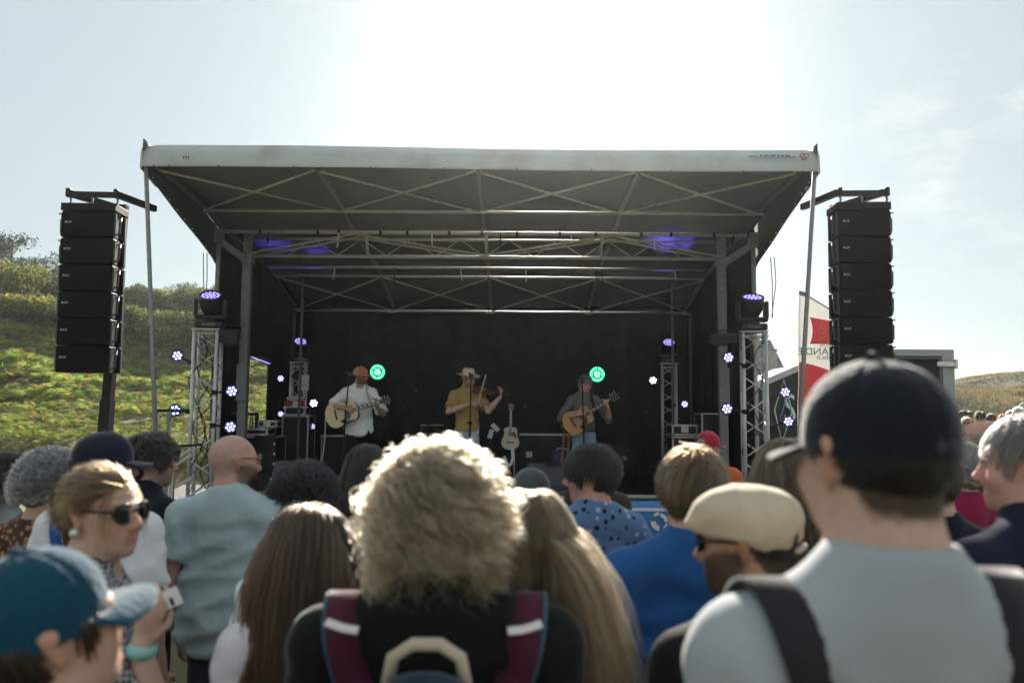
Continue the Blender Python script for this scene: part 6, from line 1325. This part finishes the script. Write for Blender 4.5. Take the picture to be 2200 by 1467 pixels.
# 2 curly haired woman with the backpack
P = person('woman with backlit blond curls and black top carrying a backpack', 945, 1102, 1.58, yaw=0, hy=2, hp=-10, skin='fair', hairc=(.20, .14, .08), fem=True, vox=.008, wide=1.32, hs=.97, top=dict(col=(.008, .011, .010), sleeve='long', hem=.86, wr=.005, neck=.072), bottom=(.03, .035, .06))
CURLC = (.44, .345, .235); M_blond = hair_material('blond_fibre', .32, .5)
hair(P, 'curly', CURLC, n=6500, L=.15, width=.0020, curl=.0145, turn=1.05, vol=.066, mass=.06, grav=.55, var=.3, tipl=1.3, root=.5, nape=.3, seed=3, material=M_blond, mdark=.12)  # dark roots and mass, pale tips: shaded centre, lit rim put into colour
hair(P, 'curly', CURLC, n=1300, L=.165, width=.0013, curl=.018, turn=.95, vol=.080, grav=.5, var=.3, seed=5, material=M_blond, name='loose_curls')
bk = empty('backpack', P['root'].location, 0, 'navy backpack with burgundy straps and beige handle', 'backpack'); PB = {'root': bk, 's': P['s']}
M_burg = cloth('burgundy', (.075, .018, .035)); M_teal = cloth('teal_edge', (.04, .10, .13)); M_refl = mat('reflective_tape', (.75, .73, .70), .4); M_navy = cloth('navy_pack', (.02, .04, .06)); M_beige = cloth('beige_web', (.52, .44, .33))
TR = shirt_tree(P)
for sx in (-1, 1):
    path = [((sx*.155, .12, 1.30), (0, 1, .3)), ((sx*.165, .06, 1.40), (0, .6, 1)), ((sx*.165, -.02, 1.43), (0, -.1, 1)), ((sx*.158, -.08, 1.40), (0, -.8, .8)), ((sx*.135, -.12, 1.33), (0, -1, .3)), ((sx*.105, -.135, 1.26), (0, -1, .1)), ((sx*.085, -.145, 1.16), (0, -1, 0))]
    st_ = band(PB, 'shoulder_strap', path, .062, M_burg, .012, TR)
    ed = MB(); ed.tube([(p+(Vector((sx, 0, 0))*.033)+o_.normalized()*.007)*P['s'] for p, o_ in fit_path(path, P['s'], TR)], .006, 6); ed.build('edge_binding', M_teal, st_, True)
    band(PB, 'reflective_bar', [((sx*.19, -.075, 1.425), (0, -.9, .8)), ((sx*.162, -.085, 1.42), (0, -.9, .8)), ((sx*.13, -.09, 1.415), (0, -.9, .8))], .015, M_refl, .004, TR, .017)
I = Implicit(); I.ell((0, -.225, 1.195), (.14, .085, .20), k=.02); I.ell((0, -.21, 1.04), (.145, .09, .13), k=.05); V_, F_ = I.mesh(.009, sine_noise(4, .003, 30), P['s']); mesh_obj('pack_body', V_*P['s'], F_, M_navy, bk, True)
ed = MB(); ed.tube([(Vector((.135*math.sin(a)*.94, -.225-.085*.5-.012, 1.195+.20*math.cos(a)*.90)))*P['s'] for a in np.linspace(-1.7, 1.7, 25)], .007, 6); ed.build('piping', M_beige, bk, True)
ed = MB(); ed.tube([Vector(p)*P['s'] for p in ((-.065, -.19, 1.355), (-.055, -.20, 1.408), (-.022, -.205, 1.43), (.022, -.205, 1.43), (.055, -.20, 1.408), (.065, -.19, 1.355))], .011, 8); ed.build('carry_handle', M_beige, bk, True)
# 3 man in the beige flat cap
P = person('bearded man in beige flat cap and black top, head turned aside', 1603, 1168, 1.70, hs=.93, yaw=22, hy=38, hp=-2, skin='olive', hairc=(.02, .016, .013), beard=(.025, .02, .016), vox=.008, top=dict(col=(.010, .010, .011), hem=.86, wr=.006, collar=True), bottom=(.02, .02, .025))
hair(P, 'short', (.02, .016, .013), n=2200, L=.014, width=.0018, region=lambda Q: Q[:, 2] < .03, lift=.3, vol=-.004); sunglasses(P, up=.004)
I = Implicit(); Hc = P['H']; I.ell((0, -.015, .066), (.090, .110, .070), Hc, k=.02); I.ell((0, .045, .066), (.080, .070, .046), Hc, k=.05); I.ell((0, .088, .044), (.066, .050, .010), Hc, k=.03); I.ell((0, -.050, .042), (.087, .072, .062), Hc, k=.04)
I.ell((0, -.02, -.045), (.079, .096, .06), Hc, k=.012, sub=True); I.ell((0, -.125, .022), (.036, .03, .026), Hc, k=.006, sub=True)
V_, F_ = I.mesh(.006, sine_noise(14, .003, 40), P['s']); fc = mesh_obj('flat_cap', V_*P['s'], F_, cloth('beige_cap', (.56, .47, .34), bump=.25), P['root'], True)
ed = MB(); ed.tube([pt(P, (.042*math.sin(a), -.118-.004*math.cos(a), -.002)) for a in np.linspace(-1.2, 1.2, 9)], .006, 6); ed.build('cap_strap', cloth('beige_cap', (.56, .47, .34)), fc)
# 4 blue T-shirt
P = person('person with tousled light brown hair and royal blue T-shirt', 1486, 1056, 2.35, yaw=3, hy=-4, skin='fair', hairc=(.17, .11, .06), vox=.0092, wide=1.12, top=dict(col=(.022, .10, .30), hem=.84, wr=.006, cuff=.75), bottom=(.05, .06, .09))
hair(P, 'short', (.17, .115, .065), n=4200, L=.085, width=.0028, vol=.022, lift=.55, var=.35, curl=.003)
# 5 long brown hair, white T-shirt
P = person('woman with long straight brown hair, sunglasses and white T-shirt', 652, 1184, 2.0, yaw=25, hy=48, skin='fair', hairc=(.09, .055, .03), fem=True, vox=.0092, top=dict(col=(.70, .68, .72), hem=.86, wr=.006, cuff=.6), bottom=(.05, .06, .1))
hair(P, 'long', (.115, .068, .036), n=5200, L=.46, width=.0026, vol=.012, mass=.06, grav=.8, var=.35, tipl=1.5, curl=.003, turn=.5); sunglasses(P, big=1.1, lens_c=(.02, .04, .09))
# 6 bald man
P = person('bald bearded man in pale grey green T-shirt, back to us', 504, 993, 3.5, yaw=-4, hy=-48, skin='red', hairc=(.12, .09, .07), scalp=False, beard=(.10, .085, .07), fuzz=(.40, .27, .21), vox=.0092, wide=1.18, top=dict(col=(.42, .52, .53), loose=1.15, hem=.82, wr=.009, cuff=.62), bottom=(.05, .06, .08))
sunglasses(P, (.32, .22, .08), clear=True, name='spectacles', up=.012)
hair(P, 'short', (.10, .085, .07), n=700, L=.05, width=.0025, region=lambda Q: Q[:, 2] < -9) if False else None
def beard_locks(P, col, n=700, L=.045, seed=2):
    r_ = np.random.default_rng(seed); a = r_.uniform(-1.25, 1.25, n); z = r_.uniform(-.115, -.05, n); x = .062*np.sin(a); y = .035+.058*np.cos(a); b = np.stack([x, y, z], 1); d = np.stack([.4*np.sin(a), .5*np.cos(a), -1+0*a], 1)+.3*r_.normal(size=(n, 3)); d /= np.linalg.norm(d, axis=1)[:, None]; u = np.stack([np.cos(a), -np.sin(a), 0*a], 1)*.0025
    l = (L*r_.uniform(.4, 1.1, n)*np.clip(np.cos(a)+.2, .2, 1))[:, None]; Q = np.stack([b-u, b+u, b+d*l], 1).reshape(-1, 3); V_ = Q @ P['H'][:3, :3].T+P['H'][:3, 3]
    mesh_obj('beard', V_*P['s'], np.arange(3*n).reshape(-1, 3), M_hair, P['root'], False, np.repeat(np.array(col)*(1+.3*r_.normal(size=(n, 1))).clip(.3, 2), 3, 0))
beard_locks(P, (.11, .09, .075))
# 7 woman in sunglasses, profile
M_lat = dots_cloth('grey_lattice', (.34, .35, .36), (.05, .05, .055), (.10, .10, .11), 90, .50)
P = person('woman in dark sunglasses with pinned up hair turning to the side', 222, 1100, 2.0, yaw=-70, hy=-36, hp=2, hs=.93, skin='fair', hairc=(.14, .09, .05), fem=True, vox=.006, top=dict(sleeve='elbow', hem=.84, wr=.007, m=M_lat, neck=.075), bottom=(.05, .06, .09),
    arms={'R': (V3(.26, .17, 1.13), V3(.23, .11, 1.335), dict(d=V3(-.15, .25, 1), n=V3(-.8, -.3, .1), t=V3(-.3, .9, .2), curl=.62, spread=.3))})
hair(P, 'short', (.20, .135, .075), n=4200, L=.10, width=.0024, vol=.004, lift=.2, var=.3, back=.9)
I = Implicit(); I.ell((0, -.105, .045), (.045, .045, .055), P['H'], k=.02); I.cone((0, -.10, .04), (.0, -.085, -.08), .04, .03, P['H'], k=.03); V_, F_ = I.mesh(.008, sine_noise(3, .008, 90), P['s']); mesh_obj('hair_bun', V_*P['s'], F_, M_hair, P['root'], True, np.tile(np.array((.15, .10, .055)), (len(V_), 1)))
hair(P, 'bob', (.24, .17, .10), n=260, L=.13, width=.0022, region=lambda Q: (Q[:, 1] > .045) & (np.abs(Q[:, 0]) > .03), curl=.004, turn=.6, grav=.7, name='loose_fringe'); sunglasses(P, big=1.18)
mb = MB(); mb.ell(pt(P, (.082, -.012, -.045)), (.012, .012, .014), 10, 8); mb.build('ear_ring', M_edge, P['root'], True)
mb = MB(); wq = Vector(V3(.232, .113, 1.325))*P['s']; mb.lathe([(.030, -.013), (.033, 0), (.030, .013)], frame(wq, (1, 0, 0), (0, .98, -.25)) @ Matrix.Rotation(0, 4, 'X'), 18); mb.build('watch_strap', mat('mint_strap', (.28, .55, .52), .5), P['root'], True)
pp = W_(P, (.20, .155, 1.425)); t = empty('folded_paper', pp, 0, 'folded white paper held up in the hand with the mint watch', 'paper'); mb = MB(); mb.box((0, 0, 0), (.075, .003, .042), Matrix.Rotation(R(-25), 3, 'Y')); mb.build('sheet', M_white, t); mb = MB(); mb.box((.018, -.003, .0), (.007, .002, .018), Matrix.Rotation(R(-25), 3, 'Y')); mb.build('print_mark', M_blk, t)
# 8 teal cap, bottom corner
P = person('person in a teal baseball cap at the bottom corner', 92, 1362, 1.16, yaw=-25, hy=-13, hp=14, skin='fair', hairc=(.07, .045, .03), vox=.0092, top=dict(col=(.05, .06, .07), hem=.86), bottom=(.05, .06, .1))
hair(P, 'short', (.07, .045, .03), n=2600, L=.07, width=.0026, region=lambda Q: Q[:, 2] < .03); baseball_cap(P, (.010, .062, .10), open_back=True, scale=.97)
# 9 navy cap, white T-shirt
P = person('man in dark navy cap and white T-shirt beyond the woman in sunglasses', 226, 1001, 3.0, yaw=-8, hy=-36, skin='tan', hairc=(.03, .025, .02), vox=.0105, top=dict(col=(.72, .71, .74), hem=.86, cuff=.7, wr=.007), bottom=(.05, .05, .07)); baseball_cap(P, (.016, .020, .036)); hair(P, 'short', (.03, .025, .02), n=1000, L=.03, width=.0025, region=lambda Q: Q[:, 2] < .03)
bk = empty('rucksack', P['root'].location, P['root'].rotation_euler.z, 'bright blue rucksack on the man in the dark navy cap', 'backpack'); I = Implicit(); I.ell((-.02, -.20, 1.12), (.15, .08, .20), k=.02); I.ell((-.02, -.21, .98), (.15, .09, .12), k=.04); V_, F_ = I.mesh(.012, sine_noise(8, .004, 30), P['s']); mesh_obj('pack_body', V_*P['s'], F_, cloth('bright_blue', (.03, .10, .36)), bk, True)
for sx in (-1, 1): band({'root': bk, 's': P['s']}, 'shoulder_strap', [((sx*.12, .10, 1.28), (0, 1, .2)), ((sx*.12, .02, 1.42), (0, 0, 1)), ((sx*.11, -.08, 1.37), (0, -1, .8)), ((sx*.09, -.13, 1.25), (0, -1, 0))], .05, cloth('bright_blue', (.03, .10, .36)), .01, shirt_tree(P))
# 10 grey curls, patterned top
P = person('woman with short grey curls and brown diamond patterned top', 110, 1033, 3.2, yaw=-12, hy=-12, skin='fair', hairc=(.25, .25, .25), fem=True, vox=.0105, wide=1.05, top=dict(sleeve='elbow', hem=.84, neck=.10, m=dots_cloth('diamond_brown', (.10, .03, .025), (.32, .20, .10), (.03, .05, .05), 44, .48)), bottom=(.03, .03, .04)); hair(P, 'curly', (.32, .33, .33), n=2600, L=.075, width=.003, curl=.008, turn=1.2, vol=.035, mass=.16, grav=.3)
# 11 man with glasses
P = person('man with dark curly hair, glasses and navy shirt in profile', 326, 993, 3.9, yaw=-40, hy=-35, skin='red', hairc=(.05, .045, .04), beard=(.30, .22, .18), vox=.0105, top=dict(col=(.014, .016, .025), collar=True, hem=.86), bottom=(.03, .03, .04)); hair(P, 'short', (.06, .055, .05), n=2400, L=.08, width=.003, vol=.04, lift=.9, curl=.007); sunglasses(P, clear=True, name='spectacles')
# 12 far left woman
P = person('dark haired woman in grey top at the picture edge', 18, 1027, 3.6, yaw=-30, hy=-30, skin='tan', hairc=(.025, .02, .018), fem=True, vox=.0125, top=dict(col=(.26, .27, .27), hem=.86), bottom=(.03, .03, .04)); hair(P, 'bob', (.028, .022, .02), n=2200, L=.15, width=.003, mass=.06); sunglasses(P, up=.085, fwd=-.02)
# 13 sleeveless black
P = person('woman with dark brown hair and black sleeveless top before the stage', 792, 1003, 4.2, yaw=-12, hy=-34, skin='fair', hairc=(.05, .035, .025), fem=True, vox=.0125, top=dict(col=(.012, .013, .014), sleeve='none', hem=.86), bottom=(.03, .03, .05)); hair(P, 'long', (.055, .038, .028), n=3000, L=.30, width=.003, mass=.06, grav=.85)
# 14 afro and blond neighbour
P = person('person with round black afro hair before the stage', 656, 1066, 3.6, yaw=-5, skin='olive', hairc=(.010, .009, .009), vox=.0125, top=dict(col=(.02, .025, .03), hem=.86), bottom=(.03, .03, .04)); hair(P, 'curly', (.010, .009, .009), n=4200, L=.09, width=.003, curl=.007, turn=1.6, vol=.055, mass=.34, grav=.05, tipl=1.0)
P = person('person with pale blond hair half hidden beside the afro', 612, 1082, 3.95, yaw=0, skin='fair', hairc=(.36, .29, .18), fem=True, vox=.0125, top=dict(col=(.04, .04, .045), hem=.86), bottom=(.03, .03, .04)); hair(P, 'long', (.46, .38, .25), n=2400, L=.26, width=.003, mass=.06)
# 15 grey cap
P = person('man in charcoal grey cap half hidden by the blond curls', 1140, 1062, 3.7, yaw=8, hy=10, skin='fair', hairc=(.10, .09, .08), vox=.0125, top=dict(col=(.06, .065, .07), hem=.86), bottom=(.03, .03, .04)); baseball_cap(P, (.075, .088, .095)); hair(P, 'short', (.12, .11, .10), n=900, L=.03, region=lambda Q: Q[:, 2] < .03)
# 16 polka dot sweater
M_dot = dots_cloth('polka_blue', (.13, .22, .40), (.02, .03, .06), (.42, .52, .62), 26, .29)
P = person('woman with short dark hair in blue polka dot sweater, face in profile', 1268, 1019, 3.5, yaw=18, hy=62, hp=-4, skin='red', hairc=(.03, .02, .017), fem=True, vox=.008, wide=1.14, nose=1.1, top=dict(sleeve='long', hem=.84, neck=.082, m=M_dot, wr=.006), bottom=(.03, .04, .07),
    arms={'R': (V3(.33, -.02, 1.16), V3(.36, .20, 1.10), {}), 'L': (V3(-.23, .0, 1.10), V3(-.20, .24, 1.13), dict(d=V3(.1, 1, .2), n=V3(1, 0, 0), t=V3(0, 0, 1), curl=.8))})
hair(P, 'short', (.035, .022, .017), n=4200, L=.085, width=.0028, vol=.025, lift=.55, var=.3); sunglasses(P, up=.098, fwd=-.045, name='raised_sunglasses')
q = W_(P, (-.215, .31, 1.12)); bottle((at(1206, 1130, q.y).x, q.y, at(0, 1152, q.y).z), .20, 'small water bottle held by the woman in polka dots')
# 17 brown jacket
P = person('man in dark cap and brown jacket beyond the polka dot sweater', 1264, 1003, 4.7, yaw=12, hy=12, skin='tan', hairc=(.04, .03, .025), vox=.014, wide=1.1, top=dict(col=(.055, .045, .032), sleeve='long', hem=.86, loose=1.3), bottom=(.03, .03, .04)); baseball_cap(P, (.03, .034, .036)); band(P, 'bag_strap', [((-.12, .1, 1.30), (0, 1, 0)), ((-.12, .0, 1.43), (0, 0, 1)), ((-.11, -.12, 1.34), (0, -1, .6)), ((-.05, -.155, 1.15), (0, -1, 0)), ((.03, -.15, 1.0), (0, -1, 0))], .05, M_blk, .01, shirt_tree(P))
# 18 long blond hair, lavender
P = person('woman with long swept blond hair and lavender top', 1140, 1170, 1.75, yaw=-4, hy=8, skin='fair', hairc=(.24, .17, .10), fem=True, vox=.0092, wide=1.05, top=dict(col=(.32, .33, .50), sleeve='long', hem=.86, wr=.006), bottom=(.05, .06, .1))
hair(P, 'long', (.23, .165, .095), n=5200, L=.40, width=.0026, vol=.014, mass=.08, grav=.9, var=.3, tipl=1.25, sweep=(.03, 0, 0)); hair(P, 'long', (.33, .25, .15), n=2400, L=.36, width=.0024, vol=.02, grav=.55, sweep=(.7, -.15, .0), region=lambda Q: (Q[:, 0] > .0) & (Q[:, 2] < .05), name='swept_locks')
# 19 red cap, orange shirt
P = person('man in red cap and orange T-shirt standing at the barrier', 1522, 960, 6.3, yaw=-18, hy=-34, skin='red', hairc=(.25, .24, .23), vox=.014, wide=1.1, top=dict(col=(.62, .13, .05), hem=.86), bottom=(.05, .05, .07)); baseball_cap(P, (.42, .025, .05), open_back=True); hair(P, 'short', (.28, .27, .26), n=700, L=.03, region=lambda Q: Q[:, 2] < .03)
for k, (body, z) in enumerate((('COUREURS', 1.22), ('PLAGE', 1.12))): text_obj('shirt_print', body, .095, M_white, Matrix.Translation(Vector((.0, -.148, z))*P['s']) @ Matrix.Rotation(math.pi/2, 4, 'X'), P['root'])
# 20 wavy hair, denim
P = person('woman with wavy light brown hair and denim jacket', 1688, 1020, 2.75, yaw=10, hy=26, skin='fair', hairc=(.14, .10, .06), fem=True, vox=.0105, wide=1.08, top=dict(col=(.09, .17, .27), sleeve='long', collar=True, hem=.84, loose=1.25, name='jacket', m=cloth('denim', (.085, .16, .26), var=.25, scale=14)), bottom=(.03, .03, .05)); hair(P, 'long', (.20, .145, .085), n=4200, L=.30, width=.003, curl=.008, turn=.55, vol=.02, mass=.08, grav=.75, var=.35); sunglasses(P)
# 21 grey man, edge
P = person('grey haired man in navy hooded top at the picture edge', 2208, 1003, 2.05, yaw=20, hy=36, skin='red', hairc=(.16, .15, .14), vox=.0092, wide=1.1, top=dict(col=(.012, .016, .034), sleeve='long', hood=True, hem=.84, loose=1.3), bottom=(.03, .03, .05)); hair(P, 'short', (.25, .24, .23), n=3800, L=.05, width=.0026, vol=.02, lift=.8, var=.35)
# 22-24
P = person('woman with white curly hair and magenta top', 2060, 1006, 3.9, yaw=8, hy=10, skin='fair', hairc=(.5, .5, .48), fem=True, vox=.0125, top=dict(col=(.30, .022, .08), hem=.86, sleeve='elbow'), bottom=(.03, .03, .05)); hair(P, 'curly', (.52, .52, .50), n=2200, L=.07, width=.003, curl=.008, turn=1.2, vol=.03, mass=.14, grav=.3)
P = person('balding white haired man in dark navy jacket in profile', 2102, 949, 4.6, yaw=30, hy=54, skin='red', hairc=(.45, .44, .42), scalp=False, vox=.0105, nose=1.15, top=dict(col=(.016, .022, .045), sleeve='long', collar=True, hem=.84, loose=1.2), bottom=(.03, .03, .05)); hair(P, 'short', (.5, .49, .47), n=1500, L=.05, width=.0025, region=lambda Q: (Q[:, 2] < .06) | (Q[:, 1] < -.05))
P = person('person in dark navy shirt mostly hidden behind the tall man', 1996, 1035, 2.7, yaw=0, skin='fair', hairc=(.05, .04, .03), vox=.0125, wide=1.08, top=dict(col=(.014, .02, .034), hem=.84), bottom=(.03, .03, .05)); hair(P, 'short', (.05, .04, .03), n=1500, L=.05)
P = person('person in white T-shirt mostly hidden behind the long brown hair', 640, 1150, 2.9, yaw=0, skin='fair', hairc=(.06, .04, .03), vox=.014, top=dict(col=(.74, .74, .76), hem=.84, cuff=.8), bottom=(.03, .03, .05)); hair(P, 'short', (.06, .04, .03), n=1200, L=.05)
# far crowd at the foot of the dunes
FAR = [(2070, 893, 21, -150, 'dark', (.02, .02, .02), 'sunglasses wearer peeping out right beside the trailer post'), (2082, 894, 22, 160, 'dark', (.05, .05, .06), 'second far spectator in sunglasses beside the trailer'), (2076, 909, 17, 150, 'fair', (.3, .3, .3), 'fair haired far spectator looking over the white curls'),
       (2106, 897, 16.5, 140, 'dark', (.6, .6, .6), 'far man with dark quiff and sunglasses above the balding man'), (2129, 901, 18.5, 170, 'dark', (.05, .05, .05), 'far spectator in black sunglasses behind the balding man'), (2154, 902, 19, 120, 'red', (.3, .1, .08), 'far spectator with reddish hair before the dunes'),
       (2172, 893, 20, 60, 'grey', (.4, .4, .42), 'far grey haired spectator before the dunes'), (2187, 887, 18, 80, 'white', (.6, .6, .62), 'far white haired spectator above the grey haired man'), (2198, 878, 18.5, 150, 'cap', (.2, .25, .3), 'far spectator in pale cap at the picture edge')]
HC = {'dark': (.03, .022, .018), 'fair': (.35, .27, .17), 'red': (.22, .09, .04), 'grey': (.3, .29, .28), 'white': (.6, .6, .58), 'cap': (.08, .06, .05)}
for k, (px, py, Y, yw, hc_, tc_, lab) in enumerate(FAR):
    P = person(lab, px, py, Y, yaw=yw, skin=('tan', 'red', 'fair')[k % 3], hairc=HC[hc_], vox=.02, top=dict(col=tc_, hem=.86), group='far spectators by the dunes', bottom=(.05, .05, .07), ground=float(ground_z(at(px, py, Y).x, Y)))
    if hc_ == 'cap': baseball_cap(P, (.45, .52, .55))
    else: hair(P, 'short', HC[hc_], n=500, L=.06, width=.006, vol=.03, lift=.6)
    if abs(yw) > 100: sunglasses(P, big=1.2)

# ================================================================== the air
mb = MB(); mb.box((0, 235, 7.5), (850, 650, 18.5)); hz_ = mb.build('haze', None); tag(hz_, kind='stuff')
hm_ = bpy.data.materials.new('haze_air'); hm_.use_nodes = True; hn = hm_.node_tree.nodes; hn.clear(); ho_ = hn.new('ShaderNodeOutputMaterial'); hv = hn.new('ShaderNodeVolumePrincipled')
hv.inputs['Color'].default_value = (.86, .93, .93, 1); hv.inputs['Density'].default_value = .0007; hv.inputs['Anisotropy'].default_value = .8  # thin haze added to lift the dark stage and glow towards the sun
hm_.node_tree.links.new(hv.outputs[0], ho_.inputs['Volume']); hz_.data.materials.append(hm_)
cy.volume_bounces = 0
